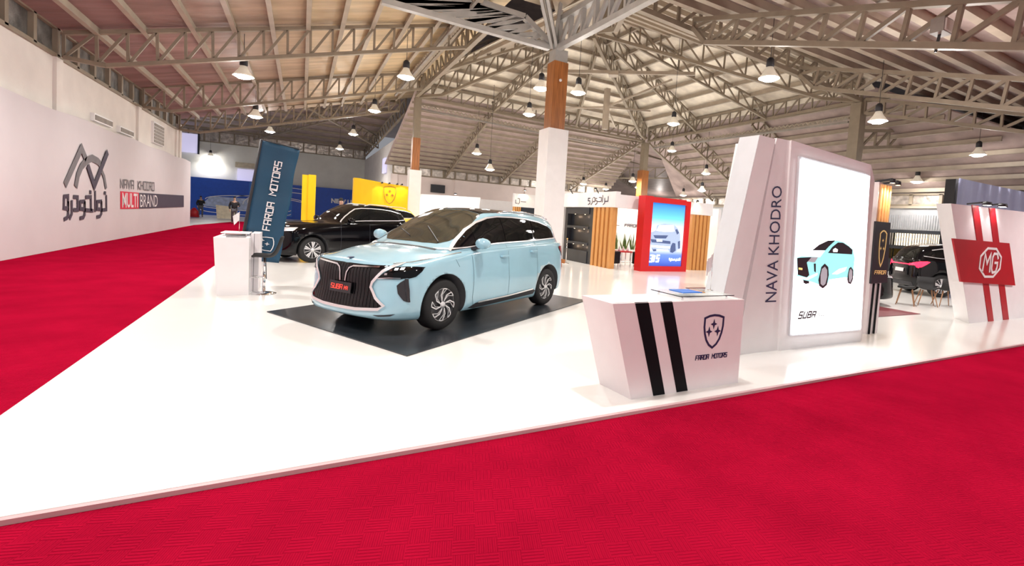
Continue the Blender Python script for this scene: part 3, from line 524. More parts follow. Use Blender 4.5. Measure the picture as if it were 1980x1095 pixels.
# ------------------------------------------------------------------ blue back display wall
o = empty('display_wall', (-2,61.5,0), 0, 'long blue display wall with a white line drawing of a car at the far back', 'display wall')
m = MB(); m.box((-14,61.4,-.05),(6.3,61.7,3.75),'blue_wall'); m.build('panel', o)
m = MB(); m.box((-4.9,61.36,.2),(-.9,61.4,3.70),'blue_print'); m.build('printed_panel', o)
m = MB(); ny = (0,-1,0)
def arc(cx, cz, rx, rz, a0, a1, n=14): return [(cx+rx*math.cos(math.radians(a0+(a1-a0)*i/n)), 61.33, cz+rz*math.sin(math.radians(a0+(a1-a0)*i/n))) for i in range(n+1)]
m.add([(-9,61.35,.9),(-4.9,61.35,.6),(-4.9,61.35,1.9),(-8.2,61.35,1.9)], [(0,1,2,3)], 'pale_print')
for a_ in (arc(-1,1.5,4,1.9,180,60),arc(-1,1.3,4.4,1.6,180,60),arc(-4,1.6,4.6,.6,180,20),arc(-2.5,.8,1,1.,0,360),arc(-2.5,.8,.7,.7,0,360),arc(-5,.5,4,.35,180,360),arc(-5,.9,4,.3,180,360),arc(-3,2.0,3,.3,0,180)): m.ribbon(a_, .07, ny, 'white')
m.build('line_drawing', o)
m = MB(); text_mesh('NEW LIFE', [(2.95,61.4,2.60),(5.75,61.4,2.55),(5.75,61.4,2.02),(2.95,61.4,2.06)], 'white', ny, m, off=.02, bold=.05); m.build('lettering', o)

# ------------------------------------------------------------------ reception counter with black stripes
o = empty('reception_counter', (3.4,3.7,0), 0, 'white slant sided reception counter with two black stripes and shield emblem', 'counter')
def fz(x0, x1, z): t = z/.91; return x0+(x1-x0)*t
zt = .915; m = MB(); yf, yb = 3.48, 4.02
yb = 3.95; m.hexa([(2.735,yf,0),(4.172,yf,0),(4.172,yb,0),(2.69,yb,0)],[(2.45,yf,zt),(4.16,yf,zt),(4.16,yb,zt),(2.405,yb,zt)],'white_pink'); m.build('counter_body', o)
m = MB()
for (t0,t1,b0,b1) in ((2.699,2.857,3.0,3.143),(3.0,3.149,3.296,3.441)):
    m.hexa([(b0,yf-.004,.004),(b1,yf-.004,.004),(b1,yf+.01,.004),(b0,yf+.01,.004)],[(t0,yf-.004,zt-.004),(t1,yf-.004,zt-.004),(t1,yf+.01,zt+.004),(t0,yf+.01,zt+.004)],'black_stripe')
m.build('black_stripes', o)
m = MB(); m.hexa([(2.35,yf+.02,zt+.0005),(4.14,yf+.02,zt+.0005),(4.14,yb-.08,zt+.0005),(2.28,yb-.19,zt+.0005)],[(2.35,yf+.02,zt+.006),(4.14,yf+.02,zt+.006),(4.14,yb-.08,zt+.006),(2.35,yb-.19,zt+.006)],'white') if False else m.box((2.5,yf+.03,zt),(4.13,yb-.03,zt+.004),'white'); m.build('counter_top', o)
m = MB(); shield((3.735,yf,.592),(1,0,0),(0,0,1),.265,.34,'navy',ny,m,.022,.004,True,1.15); m.build('shield_emblem', o)
m = MB(); techno('FARDA MOTORS',[(3.515,yf,.352),(3.965,yf,.352),(3.965,yf,.308),(3.515,yf,.308)],.009,'navy',ny,m); m.build('lettering', o)
o = empty('glass_shelf', (3.6,3.7,zt), 0, 'clear glass shelf on small metal studs standing on the striped counter', 'shelf')
m = MB(); m.box((3.27,3.50,.955),(4.02,3.96,.963),'glass_clear'); m.build('glass_pane', o)
m = MB(); m.box((3.27,3.497,.955),(4.02,3.50,.963),'dark'); m.box((3.267,3.50,.955),(3.27,3.96,.963),'dark'); m.build('dark_edge', o)
m = MB()
for x in (3.33,3.95):
    for y in (3.54,3.9): m.tube([(x,y,zt+.005),(x,y,.955)],.010,'chrome',8)
m.build('studs', o)
m = MB(); m.box((3.45,3.66,.9635),(3.72,3.88,.972),'blue_print'); m.box((3.72,3.66,.9635),(3.76,3.88,.972),'wood'); one('brochure', m, 'small blue brochure with an orange edge lying on the glass shelf', 'brochure')
def flag(loc, h, label):
    x, y, z = loc; o = empty('table_flag', loc, 0, label, 'flag'); m = MB(); m.tube([(x,y,z+.008),(x,y,z+h)],.003,'chrome',6); m.build('pole', o)
    m = MB(); m.lathe([(0,0),(.035,0),(.035,.008),(0,.01)],'chrome',loc,14); m.build('base', o)
    m = MB(); vs = []
    for i in range(7):
        u = i/6; vs += [(x-.10*u,y+.012*math.sin(i*2),z+h-.01-.04*u*2.2),(x-.09*u+.01*u,y+.012*math.sin(i*2+.5),z+h-.16-.10*u)]
    m.add(vs, [(2*i,2*i+1,2*i+3,2*i+2) for i in range(6)], 'white', True); m.build('cloth', o)
flag((3.98,3.80,.963), .42, 'small white table flag on the glass shelf of the striped counter')

# ------------------------------------------------------------------ lit advertising tower
o = empty('advertising_tower', (6.9,4.6,0), 0, 'tall white angular advertising tower with a glowing car poster', 'display tower')
Y0 = 4.28
def pr(poly, y, d, k, name, lab=None): m = MB(); m.prism([(x,y,z) for x, z in poly], (0,d,0), k); return m.build(name, o, lab)
pr([(5.777,2.93),(5.914,0),(7.943,0),(7.742,2.824)], Y0, .75, 'white', 'poster_frame')
m = MB(); m.hexa([(7.943,Y0,0),(8.25,Y0+.15,0),(8.25,Y0+.75,0),(7.943,Y0+.75,0)],[(7.742,Y0,2.824),(8.16,Y0+.15,2.62),(8.16,Y0+.75,2.62),(7.742,Y0+.75,2.824)],'white_pink'); m.build('angled_side', o)
pr([(5.514,2.926),(5.08,.0),(5.914,0),(5.777,2.93)], Y0+.03, .7, 'white', 'lettered_panel')
pr([(5.40,2.90),(4.90,0),(5.10,0),(5.53,2.92)], Y0+.10, .35, 'white_pink', 'recess_panel')
m = MB(); m.hexa([(4.56,Y0,0),(4.95,Y0,0),(5.3,Y0+.45,0),(4.793,Y0+.45,0)],[(5.14,Y0,2.908),(5.45,Y0,2.90),(5.7,Y0+.45,2.90),(5.378,Y0+.45,2.90)],'white'); m.build('slanted_panel', o)
m = MB(); m.hexa([(4.556,Y0+.002,0),(4.60,Y0+.03,0),(4.783,Y0+.52,0),(4.743,Y0+.5,0)],[(5.137,Y0+.002,2.908),(5.18,Y0+.03,2.908),(5.368,Y0+.52,2.963),(5.328,Y0+.5,2.963)],'white_grey'); m.build('leaning_fin', o)
m = MB(); text_mesh('NAVA KHODRO', [(5.46,Y0+.03,2.31-1.60),(5.55,Y0+.03,2.31),(5.72,Y0+.03,2.30),(5.645,Y0+.03,.72)], 'navy', ny, m) if False else None
# vertical lettering reads upward: text x runs up
q = [V((5.575,Y0+.03,.70)), V((5.505,Y0+.03,2.285)), V((5.705,Y0+.03,2.30)), V((5.80,Y0+.03,.70))]  # tl,tr,br,bl in text space
m = MB(); text_mesh('NAVA KHODRO', [q[0]+V((-.01,0,0)),q[1]+V((.0,0,0)),q[2],q[3]], 'navy', ny, m); m.build('lettering', o)
lb = [(5.972,2.70),(7.624,2.634),(7.797,.227),(6.11,.241)]; cx_ = sum(p[0] for p in lb)/4; cz_ = sum(p[1] for p in lb)/4
pr([(cx_+(x-cx_)*1.035, cz_+(z-cz_)*1.025) for x, z in lb], Y0-.03, .03, 'white_grey', 'poster_rim')
pst = pr(lb, 4.215, .03, 'screen_white', 'lit_poster', 'glowing white poster showing a pale teal van')
m = MB(); ay = {}
def art(k, mat, off): flat([(p[0],4.215,p[2]) for p in DATA['a_'+k]], ny, mat, m, .002, off)
for i, (k, mat) in enumerate((('shadow','p_shadow'),('w3','p_dark'),('body','p_teal'),('highl','p_pale'),('hood','p_pale'),('ws','p_dark'),('win','p_dark'),('grille','p_dark'),('lamp','p_grey'),('vent','p_dark'),('lip','p_white'),('plate','p_gold'),('w1','p_dark'),('w2','p_dark'),('r1','p_grey'),('r2','p_grey'),('mirror','p_white'))): art(k, mat, .0005*i+.0005)
m.build('van_picture', pst)
m = MB(); Q = lambda k: [(p[0],4.214,p[2]) for p in DATA[k]]
q = Q('a_suba'); techno('SUBA', [q[3],q[2],q[1],q[0]], .022, 'p_dark', ny, m, .2, .002); q = Q('a_m4'); techno('M4', [q[3],q[2],q[1],q[0]], .008, 'p_dark', ny, m, .2, .002)
m.build('model_lettering', pst); m = MB(); q = Q('a_url'); text_mesh('fardamotors.com', [q[3],q[2],q[1],q[0]], 'p_txt', ny, m, .002)
m.build('address_lettering', pst); m = MB(); q = Q('a_fa')
fa = [[(1,.2),(1,1)],[(.95,1),(.95,.2),(.85,.2)],[(.82,.8),(.82,.2),(.70,.2)],[(.66,.7),(.66,.1),(.6,-.1)],[(.55,.2),(.45,.2),(.5,.6),(.55,.2)],[(.4,.6),(.4,.2),(.22,.2),(.22,.9)],[(.3,.2),(.3,.6)],[(.16,.6),(.16,0),(.1,-.2)],[(.06,.2),(.06,.9),(.0,.9),(0,.2)]]
for s_ in fa: m.ribbon([bil([q[3],q[2],q[1],q[0]],u,v) for u, v in s_], .006, ny, 'p_txt', .002)
m.build('poster_lettering', pst)

# gold emblem stand behind the tower
o = empty('emblem_stand', (8.8,4.85,0), 0, 'narrow stand with a black banner and gold shield beside the lit tower', 'display stand')
m = MB(); m.hexa([(8.66,4.6,0),(9.08,4.62,0),(9.08,5.0,0),(8.66,5.0,0)],[(8.62,4.6,2.66),(8.98,4.62,2.62),(8.98,5.0,2.62),(8.62,5.0,2.66)],'white_pink'); m.build('stand_body', o)
m = MB()
for i in range(4): x = 8.66+i*.09; m.box((x,4.57,1.97),(x+.045,4.6,2.62),'lit_wood')
m.build('wood_slats', o)
m = MB(); m.prism([(8.56,4.56,1.98),(9.03,4.56,1.98),(9.12,4.56,.92),(8.60,4.56,.90)],(0,.03,0),'charcoal'); m.build('black_banner', o)
m = MB(); shield((8.83,4.555,1.52),(1,0,0),(0,0,1),.20,.62,'gold',ny,m,.022,.004,True,.9); techno('FARDA',[(8.67,4.555,1.13),(9.03,4.555,1.13),(9.03,4.555,1.07),(8.67,4.555,1.07)],.012,'gold',ny,m); m.build('gold_emblem', o)
m = MB(); m.box((8.74,4.585,.0),(8.78,4.6,.9),'black_stripe'); m.box((8.89,4.585,.0),(8.93,4.6,.9),'black_stripe'); m.build('black_stripes', o)
def spot(loc, aim, label, group=None, e=18, k='warm_bulb', r=.05, col=(1,.78,.5), arm=(0,.35,-.03)):
    x, y, z = loc; o = empty('spotlight', loc, 0, label, 'spotlight', group); m = MB(); m.bar((x,y,z+.01),(x+arm[0],y+arm[1],z+arm[2]),.035,.035,'dark'); m.build('arm', o)
    m = MB(); m.lathe([(0,.08),(r*.8,.07),(r,.0),(r*.95,0)],'dark',(x,y,z-.06),14); m.build('housing', o)
    m = MB(); m.lathe([(0,.005),(r*.85,.005),(r*.85,.012),(0,.012)],k,(x,y,z-.06),14); m.build('lens', o)
    l = bpy.data.lights.new('spot', 'SPOT'); l.energy = e; l.color = col; l.spot_size = 1.9; l.shadow_soft_size = .05
    L_ = bpy.data.objects.new('lamp_light', l); C.objects.link(L_); L_.parent = o; L_.location = (0,0,-.07); d = (V(aim)-V(loc)).normalized(); L_.rotation_euler = d.to_track_quat('-Z','Y').to_euler()
spot((8.74,4.45,2.70),(8.8,4.6,1.2),'warm spotlight above the gold shield stand, left one', e=25)
spot((8.92,4.45,2.68),(8.95,4.6,1.2),'warm spotlight above the gold shield stand, right one', e=25)

# ------------------------------------------------------------------ white and red emblem wall at the right
o = empty('emblem_wall', (13.5,4.9,0), 0, 'white slanting wall with red stripes and a red octagon emblem panel at the right', 'display wall')
Y = 4.6
m = MB(); m.hexa([(12.66,Y,0),(17.5,Y,0),(17.5,Y+.5,0),(13.61,Y+.5,0)],[(11.25,Y,2.49),(17.2,Y,2.62),(17.2,Y+.5,2.62),(12.21,Y+.5,2.49)],'white_pink'); m.build('front_panel', o)
m = MB(); m.hexa([(12.66,Y+.002,0),(13.6,Y+.5,0),(13.23,Y+.5,0)],[(11.25,Y+.002,2.49),(12.2,Y+.5,2.50),(11.81,Y+.5,2.53)],'white'); m.build('side_panel', o)
m = MB()
for t0,t1,b0,b1 in ((12.129,12.436,13.587,13.859),(12.949,13.253,14.391,14.699)): m.prism([(b0,Y-.012,0.002),(b1,Y-.012,.002),(t1,Y-.012,2.535),(t0,Y-.012,2.53)],(0,.012,0),'red_panel')
m.build('red_stripes', o)
pn = MB(); pn.prism([(11.38,Y-.05,1.80),(14.10,Y-.05,1.80),(14.71,Y-.05,.82),(11.93,Y-.05,.92)],(0,.035,0),'red_panel'); pn = pn.build('red_panel', o)
m = MB(); c = V((13.2,Y-.055,1.34)); oc = [c+V((.56*math.cos(PI/8+i*PI/4),0,.335*math.sin(PI/8+i*PI/4))) for i in range(9)]; m.ribbon(oc, .05, ny, 'white', .006)
def mgp(x, z): return c+V((x,0,z))
for s_ in ([(-.36,-.20),(-.31,.19),(-.17,-.02),(-.03,.19),(.0,-.20)],[(.36,.10),(.30,.20),(.14,.20),(.08,.12),(.08,-.13),(.14,-.22),(.30,-.2),(.35,-.1),(.35,.0),(.22,.0)]): m.ribbon([mgp(*p) for p in s_], .055, ny, 'white', .006)
m.build('octagon_emblem', pn)
spot((12.45,4.45,2.60),(12.6,4.6,1.0),'black spotlight on top of the red striped wall, left one', e=12, k='bulb', r=.09, col=(1,1,1)); spot((13.2,4.45,2.62),(13.3,4.6,1.),'black spotlight on top of the red striped wall, right one', e=12, k='bulb', r=.09, col=(1,1,1))

# ------------------------------------------------------------------ red framed poster
o = empty('poster_stand', (12,14,0), 0, 'thick red framed blue poster stand showing a pickup in front of the slatted booth', 'poster')
m = MB()
for a, b in (((10.87,0),(11.24,2.78)),((12.86,0),(13.1,2.72)),((11.24,0),(12.86,.2)),((11.24,2.56),(12.86,2.76))): m.box((a[0],13.85,a[1]),(b[0],14.25,b[1]),'red_frame')
m.build('red_frame', o)
m = MB(); m.box((11.24,13.9,.2),(12.86,13.95,2.56),'poster_print'); pst = m.build('poster_print', o)
m = MB()
for i, (k, mat) in enumerate((('w3','q_dark'),('body','q_silver'),('ws','q_white'),('win','q_dark'),('gr','q_dark'),('gr2','q_dark'),('lip','q_white'),('plate','q_white'),('w1','q_dark'),('w2','q_dark'))): flat([(p[0],13.895,p[2]) for p in DATA['q_'+k]], ny, mat, m, .003, .001*i+.001)
m.build('pickup_picture', pst)
m = MB(); q = [(p[0],13.89,p[2]) for p in DATA['q_315']]; techno('315', [q[3],q[2],q[1],q[0]], .06, 'q_white', ny, m, .2); m.build('model_number', pst); m = MB(); q = [(p[0],13.89,p[2]) for p in DATA['q_fa']]
for s_ in fa: m.ribbon([bil([q[3],q[2],q[1],q[0]],u,.4+v*.6) for u, v in s_], .03, ny, 'q_white', .003)
m.build('poster_lettering', pst)

# ------------------------------------------------------------------ slatted booth behind
o = empty('booth', (12,16.5,0), 0, 'cream exhibition booth with timber slat posts behind the red framed poster', 'booth')
m = MB(); m.box((9.95,14.4,2.28),(10.15,18.4,2.86),'white'); m.box((10.15,14.4,2.27),(14.85,14.6,2.76),'white'); m.build('header_band', o)
m = MB(); m.box((10.0,18.4,0),(15.6,18.55,2.7),'white'); m.box((15.4,14.6,0),(15.55,18.4,2.6),'white'); m.build('back_panels', o)
m = MB(); m.box((10.4,17.2,.01),(15.3,18.3,.03),'white'); m.build('inner_floor', o)
sl = empty if False else None
for j, (x0, y0, x1, y1, n) in enumerate(((10.0,16.0,10.0,14.55,5),(13.75,14.6,14.8,14.45,5))):
    m = MB()
    for i in range(n):
        if j == 0: y = y0+(y1-y0)*(i+.5)/n; m.box((9.98,y-.10,.0),(10.2,y+.07,2.28),'wood')
        else: x = x0+(x1-x0)*(i+.5)/n; m.box((x-.08,14.42,.0),(x+.06,14.62,2.27),'wood')
    m.build('timber_slats', o)
m = MB(); k_ = 'navy'
# header lettering, strokes on the left facing side
def hp(u, v): return (9.94, 16.35-u*1.45, 2.45+v*.25)
for s_ in ([(1,.9),(1,.2),(.86,.2)],[(.84,.7),(.84,-.1),(.78,-.3)],[(.74,1.1),(.74,.1)],[(.55,.8),(.68,.8),(.68,.2),(.5,.2)],[(.48,.7),(.40,.7),(.40,.3),(.48,.3),(.48,-.1),(.4,-.3)],[(.28,.8),(.36,.8),(.36,.2),(.28,.2)],[(.24,.7),(.24,0),(.18,-.3)],[(.12,.7),(.02,.7),(.02,.3),(.12,.3),(.12,-.1),(.03,-.3)]): m.ribbon([hp(*p) for p in s_], .035, (-1,0,0), 'dark_ink')
m.build('header_lettering', o)
m = MB(); techno('FARDA MOTORS',[(13.3,18.38,1.72),(15.3,18.38,1.72),(15.3,18.38,1.6),(13.3,18.38,1.6)],.03,'dark_ink',ny,m,.1); m.box((12.3,18.38,1.62),(13.0,18.4,1.64),'dark_ink'); m.build('inner_lettering', o)
o = empty('display_shelf', (10.3,17.2,0), 0, 'black open display shelf with lit niches next to the timber slats', 'shelf unit')
m = MB(); m.box((10.25,16.02,0),(10.6,18.3,2.27),'charcoal'); m.box((10.05,16.02,0),(10.25,16.3,2.27),'charcoal'); m.box((10.05,18.1,0),(10.25,18.3,2.27),'charcoal'); m.build('carcass', o)
for z in (0.0,.74,1.40,2.0): m = MB(); m.box((10.02,16.3,z),(10.25,18.1,z+(.5 if z == 0 else (.10 if z < 1.9 else .27))),'charcoal'); m.build('shelf_board', o)
for i, (y, z) in enumerate([(y, z) for z in (.73,1.39,1.99) for y in (16.8,17.6)]):
    l = bpy.data.lights.new('niche', 'POINT'); l.energy = 1.2; l.color = (1,.66,.45); l.shadow_soft_size = .03; L_ = bpy.data.objects.new('niche_light', l); C.objects.link(L_); L_.location = (10.12,y,z-.10)
    m = MB(); m.box((10.12,y-.02,z-.010),(10.15,y+.02,z),'niche_glow'); m.build('niche_bulb', o)
# booth lights
for i, (x, y) in enumerate(((11.2,17.6),(12.6,17.6),(14.2,17.6),(13.2,16.2))):
    l = bpy.data.lights.new('booth', 'POINT'); l.energy = 60; l.color = (1,.86,.66); l.shadow_soft_size = .1; L_ = bpy.data.objects.new('booth_light', l); C.objects.link(L_); L_.location = (x,y,2.5)
for i, (x, y, z, lab) in enumerate(((9.8,15.6,3.0,'warm spotlight on the booth header above the persian lettering'),(9.8,17.6,3.0,'warm spotlight on the booth header beside the white column cladding'),(13.9,14.34,2.84,'small spotlight bar above the right timber slats'))): spot((x,y,z),(x+.3,y+.2,0),lab,e=30,r=.06,arm=(.2 if i < 2 else 0,0 if i < 2 else .2,-.25))
# sofa, table, plants
def armchair(loc, rz, label):
    o = empty('armchair', loc, rz, label, 'armchair'); 
    def b(nm, lo, hi, k='leather'): m = MB(); m.box(lo, hi, k); ob = m.build(nm, o, world=False); bv = ob.modifiers.new('b','BEVEL'); bv.width = .03; bv.segments = 2; return ob
    b('seat_base',(-.3,-.35,.1),(.3,.3,.42)); b('backrest',(-.4,.3,.1),(.4,.45,.8)); b('armrest',(-.42,-.35,.1),(-.3,.3,.6)); b('armrest',(.3,-.35,.1),(.42,.3,.6))
    for sx in (-.36,.36):
        for sy in (-.3,.38): b('leg',(sx-.02,sy-.02,0),(sx+.02,sy+.02,.1),'chrome')
armchair((10.74,15.9,0), 1.9, 'black leather armchair by the timber slats at the left of the booth opening')
armchair((12.3,15.4,0), -1.3, 'black leather armchair beside the red framed poster')
o = empty('coffee_table', (11.55,15.9,0), 0, 'small chrome legged table with a red rim inside the booth', 'table')
m = MB(); m.box((11.22,15.65,.55),(11.82,16.1,.60),'red_frame'); m.build('table_top', o)
for x in (11.26,11.78):
    for y in (15.7,16.06): m = MB(); m.tube([(x,y,0),(x,y,.55)],.018,'chrome',8); m.build('leg', o)
for i, x in enumerate((11.32,11.52,11.74)):
    m = MB(); m.lathe([(0,0),(.05,0),(.05,.06),(.02,.16),(0,.2)],'white',(x,15.9,.601),10); one('napkin_cone', m, 'white folded napkin cone on the booth table, %s of three' % ('left','middle','right')[i], 'napkin')
random.seed(7)
for i, x in enumerate((11.9,12.4,12.9,13.4)):
    o = empty('potted_plant', (x,17.7,.03), 0, 'spiky upright snake plant in the booth, %s of the row' % ('first from the left','second from the left','third from the left','last')[i], 'plant')
    m = MB(); m.box((x-.2,17.55,.03),(x+.2,17.85,.55),'white'); m.build('planter', o)
    for j in range(7):
        a = random.uniform(-.12,.12); b_ = random.uniform(-.25,.25); h = random.uniform(.45,.85); y = 17.7+random.uniform(-.08,.08); xx = x+a
        m = MB(); w_ = .05; m.add([(xx-.02,y,.5),(xx+.02,y,.5),(xx+b_*.5+w_,y+.02,.5+h*.5),(xx+b_,y,.5+h),(xx+b_*.5-w_,y-.02,.5+h*.5)],[(0,1,2,3,4)],'leaf'); m.add([(xx-.02,y+.012,.5),(xx+.02,y+.012,.5),(xx+b_*.5+w_,y+.034,.5+h*.5),(xx+b_,y+.01,.5+h),(xx+b_*.5-w_,y-.008,.5+h*.5)],[(0,1,2,3,4)],'leaf'); m.build('leaf', o)

# ------------------------------------------------------------------ more booths at the back
o = empty('booth', (14,32,0), 0, 'distant small booth with a lettered header, left of the tall white column cladding', 'booth')
m = MB(); m.box((13.28,32,2.5),(16,32.3,3.45),'white'); m.build('header_band', o)
m = MB(); m.box((13.9,32.05,0),(16,32.3,2.5),'charcoal'); m.build('dark_shelf', o)
m = MB()
for i in range(4): m.box((13.3+i*.15,32.0,0),(13.39+i*.15,32.25,2.5),'wood')
m.build('timber_slats', o)
m = MB()
for s_ in ([(13.4,3.0),(13.4,2.75),(13.55,2.75)],[(13.55,3.1),(13.7,3.1),(13.7,2.8),(13.6,2.7)],[(13.8,2.9),(14.2,2.9)]): m.ribbon([(x,31.99,z) for x, z in s_], .04, ny, 'dark_ink')
m.build('header_lettering', o)
spot((14.0,31.8,3.75),(14,31.9,2),'warm spotlight above the distant small booth header', e=60, r=.12)
o = empty('display_wall', (8.6,33,0), 0, 'brightly lit white display wall behind the pale blue car roof', 'display wall')
m = MB(); m.hexa([(6.2,33,0),(10.9,33,0),(10.9,33.3,0),(6.2,33.3,0)],[(6.2,33,2.85),(11.1,33,2.98),(11.1,33.3,2.98),(6.2,33.3,2.85)],'white'); m.build('panel', o)
m = MB(); m.box((6.4,32.96,.4),(7.6,33,2.6),'led') if False else m.box((6.4,32.96,.4),(7.6,33,2.6),'screen_white'); m.build('lit_screen', o)
m = MB(); m.ribbon([(8.75,32.98,2.0),(8.75,32.98,2.32),(9.4,32.98,2.32),(9.4,32.98,2.05)],.03,ny,'grey_ink'); m.build('emblem', o)
spot((9.2,32.7,3.1),(9.2,33,1.5),'white floodlight on top of the lit white display wall', e=260, k='bulb', r=.12, col=(1,.95,.85))
o = empty('display_wall', (12.5,36.5,0), 0, 'white wall with a blue band and dark screens far behind the car roof', 'display wall')
m = MB(); m.box((10.9,36.5,0),(17,36.7,3.0),'white'); m.build('panel', o)
m = MB(); m.box((10.9,36.47,1.6),(17,36.5,2.12),'blue_line'); m.box((12.6,36.45,1.7),(13.8,36.47,2.05),'dark'); m.build('blue_band', o)

# yellow stand
o = empty('display_wall', (3.6,27.2,0), 0, 'bright yellow display wall with a shield behind the black cars', 'display wall')
m = MB(); m.box((2.31,27,0),(2.65,27.6,3.19),'yellow'); m.build('end_pier', o)
m = MB(); prof = [(2.65,27.02,3.18),(3.2,27.05,3.13),(3.57,27.2,3.10),(3.85,27.25,3.08),(4.3,27.22,3.04),(4.62,27.1,3.02),(5.02,27.05,2.98)]
for a, b in zip(prof, prof[1:]): m.prism([(a[0],a[1],0),(b[0],b[1],0),(b[0],b[1],b[2]),(a[0],a[1],a[2])],(0,.3,0),'yellow')
m.build('curved_panel', o)
m = MB(); shield((4.1,27.18,2.45),(1,0,0),(0,0,1),.62,.95,'wood_dark',ny,m,.03,.01); m.build('shield_emblem', o)
for i, x in enumerate((3.66,4.02,4.42,4.66)): spot((x,26.85,3.08),(x,27.3,1.5),'small black spotlight on the yellow wall, %s' % ('leftmost','second from the left','third from the left','rightmost')[i], e=14, r=.05, k='warm_bulb', arm=(0,.45,-.05))
m = MB(); m.hexa([(.42,39.9,0),(1.12,39.9,0),(1.12,40.5,0),(.42,40.5,0)],[(-.28,39.9,4.0),(.62,39.9,4.0),(.62,40.5,4.0),(-.28,40.5,4.0)],'yellow'); m.v = []; m.f = []; m.m = []; m.sm = []; m.box((.0,30,0),(.30,30.5,3.27),'yellow'); m.box((.30,29.9,0),(.66,30.5,3.3),'yellow')
one('yellow_pillar', m, 'free standing yellow pillar between the blue flag banner and yellow wall', 'pillar')

# ------------------------------------------------------------------ small white counter, stool, flag banner at the left
o = empty('display_counter', (-.95,10.4,0), 0, 'small plain white counter beside the blue flag banner', 'counter')
m = MB(); m.hexa([(-1.20,9.82,0),(-.75,9.82,0),(-.75,10.9,0),(-1.20,10.9,0)],[(-1.26,9.82,.985),(-.765,9.82,.99),(-.765,10.9,.99),(-1.26,10.9,.985)],'white'); m.build('front_box', o)
m = MB(); m.box((-.765,10.2,0),(-.64,10.95,1.05),'white_pink'); m.box((-.72,10.199,0),(-.712,10.2,1.05),'grey_ink'); m.build('side_panel', o)
m = MB(); m.box((-1.22,10.3,1.03),(-.8,10.9,1.045),'white'); m.box((-1.18,10.4,.99),(-1.16,10.42,1.03),'chrome'); m.box((-.86,10.4,.99),(-.84,10.42,1.03),'chrome'); m.build('raised_top', o)
m = MB(); m.box((-1.1,9.9,.992),(-.82,10.1,1.0),'grey_ink'); one('brochure', m, 'flat dark leaflet lying on the small white counter', 'brochure')
flag((-.98,10.6,1.046), .38, 'small white table flag standing on the small white counter')
o = empty('bar_stool', (-.54,9.96,0), 0, 'black bucket seat bar stool with chrome stem beside the small white counter', 'stool')
m = MB(); prof = [(-.19,.655),(-.14,.672),(0,.662),(.10,.66),(.17,.70),(.21,.80),(.25,.93),(.28,1.04)]
vs = []; N_ = 9
for i, (px_, pz_) in enumerate(prof):
    for j in range(N_):
        v = (j/(N_-1)*2-1); wd = .20*(1-.25*(i/7)**2); lift = .05*v*v*(1 if i < 5 else .0); fw_ = .05*v*v*(1 if i >= 4 else 0); vs.append((px_-fw_-.54, 9.96+wd*v, pz_+lift))
fs = [(i*N_+j,i*N_+j+1,(i+1)*N_+j+1,(i+1)*N_+j) for i in range(len(prof)-1) for j in range(N_-1)]
m.add(vs, fs, 'rubber', True); st = m.build('seat_shell', o); sd = st.modifiers.new('s','SOLIDIFY'); sd.thickness = .02; ss = st.modifiers.new('u','SUBSURF'); ss.levels = 1; ss.render_levels = 1
m = MB(); m.tube([(-.54,9.96,.04),(-.54,9.96,.36)],.028,'chrome',14); m.tube([(-.54,9.96,.36),(-.54,9.96,.65)],.020,'chrome',14); m.build('stem', o)
m = MB(); m.lathe([(0,.0),(.20,.0),(.20,.008),(.12,.03),(.04,.045),(0,.05)],'chrome',(-.54,9.96,.002),28); m.build('base', o)
m = MB(); m.tube([(-.54-.12+.11*math.cos(a*PI/8),9.96+.11*math.sin(a*PI/8),.30) for a in range(17)],.008,'chrome',8); m.bar((-.56,9.96,.30),(-.64,9.96,.30),.012,.012,'chrome'); m.build('foot_ring', o)
m = MB(); m.bar((-.52,9.92,.64),(-.50,9.84,.28),.012,.012,'dark'); m.build('lever', o)
o = empty('flag_banner', (-.65,11.05,0), 0, 'tall tilting dark blue flag banner with white lettering beside the small counter', 'banner')
tl, tr_, br, bl = V((-.681,11,2.797)), V((-.069,11,2.696)), V((-.357,11,.438)), V((-.985,11,.50)); m = MB(); vs = []; NU, NV = 12, 30
for j in range(NV+1):
    for i in range(NU+1):
        u, v = i/NU, j/NV; p = bil([tl,tr_,br,bl],u,v); p.y += .012*math.sin(u*9+v*5)+.008*math.sin(v*23); p.x += .012*math.sin(v*14)*u if u > .9 else 0; vs.append(p)
fs = [(j*(NU+1)+i,j*(NU+1)+i+1,(j+1)*(NU+1)+i+1,(j+1)*(NU+1)+i) for j in range(NV) for i in range(NU)]
m.add(vs, fs, 'flag_blue', True); cl = m.build('cloth', o); sd = cl.modifiers.new('s','SOLIDIFY'); sd.thickness = .004
m = MB(); m.tube([(-1.03,11.03,0.0),bl+V((-.03,.02,0)),tl+V((-.015,.02,.015)),tr_+V((.0,.02,.015))],.03,'dark',10); m.build('pole_frame', o)
m = MB(); m.box((-1.3,10.98,0),(-.75,11.2,.02),'dark'); m.build('base_plate', o)
B = [V(p) for p in (tl,tr_,br,bl)]
def on(u, v): p = bil(B,u,v); p.y = 10.972; return p
m = MB(); techno('FARDA MOTORS',[on(.42,.27),on(.42,.86),on(.60,.86),on(.60,.27)],.020,'white',ny,m,.0)
m.build('lettering', o)
m = MB(); c = on(.46,.155); up_ = (on(.5,1)-on(.5,0)).normalized(); rt_ = V((up_.z,0,-up_.x)); shield(c, -up_, rt_*1., .26, .40,'white',ny,m,.014) ; m.build('shield_emblem', o)
o = empty('floodlight', (10.95,4.985,5.948), 0, 'dark floodlight fixed to the upper truss at the top right corner', 'floodlight')
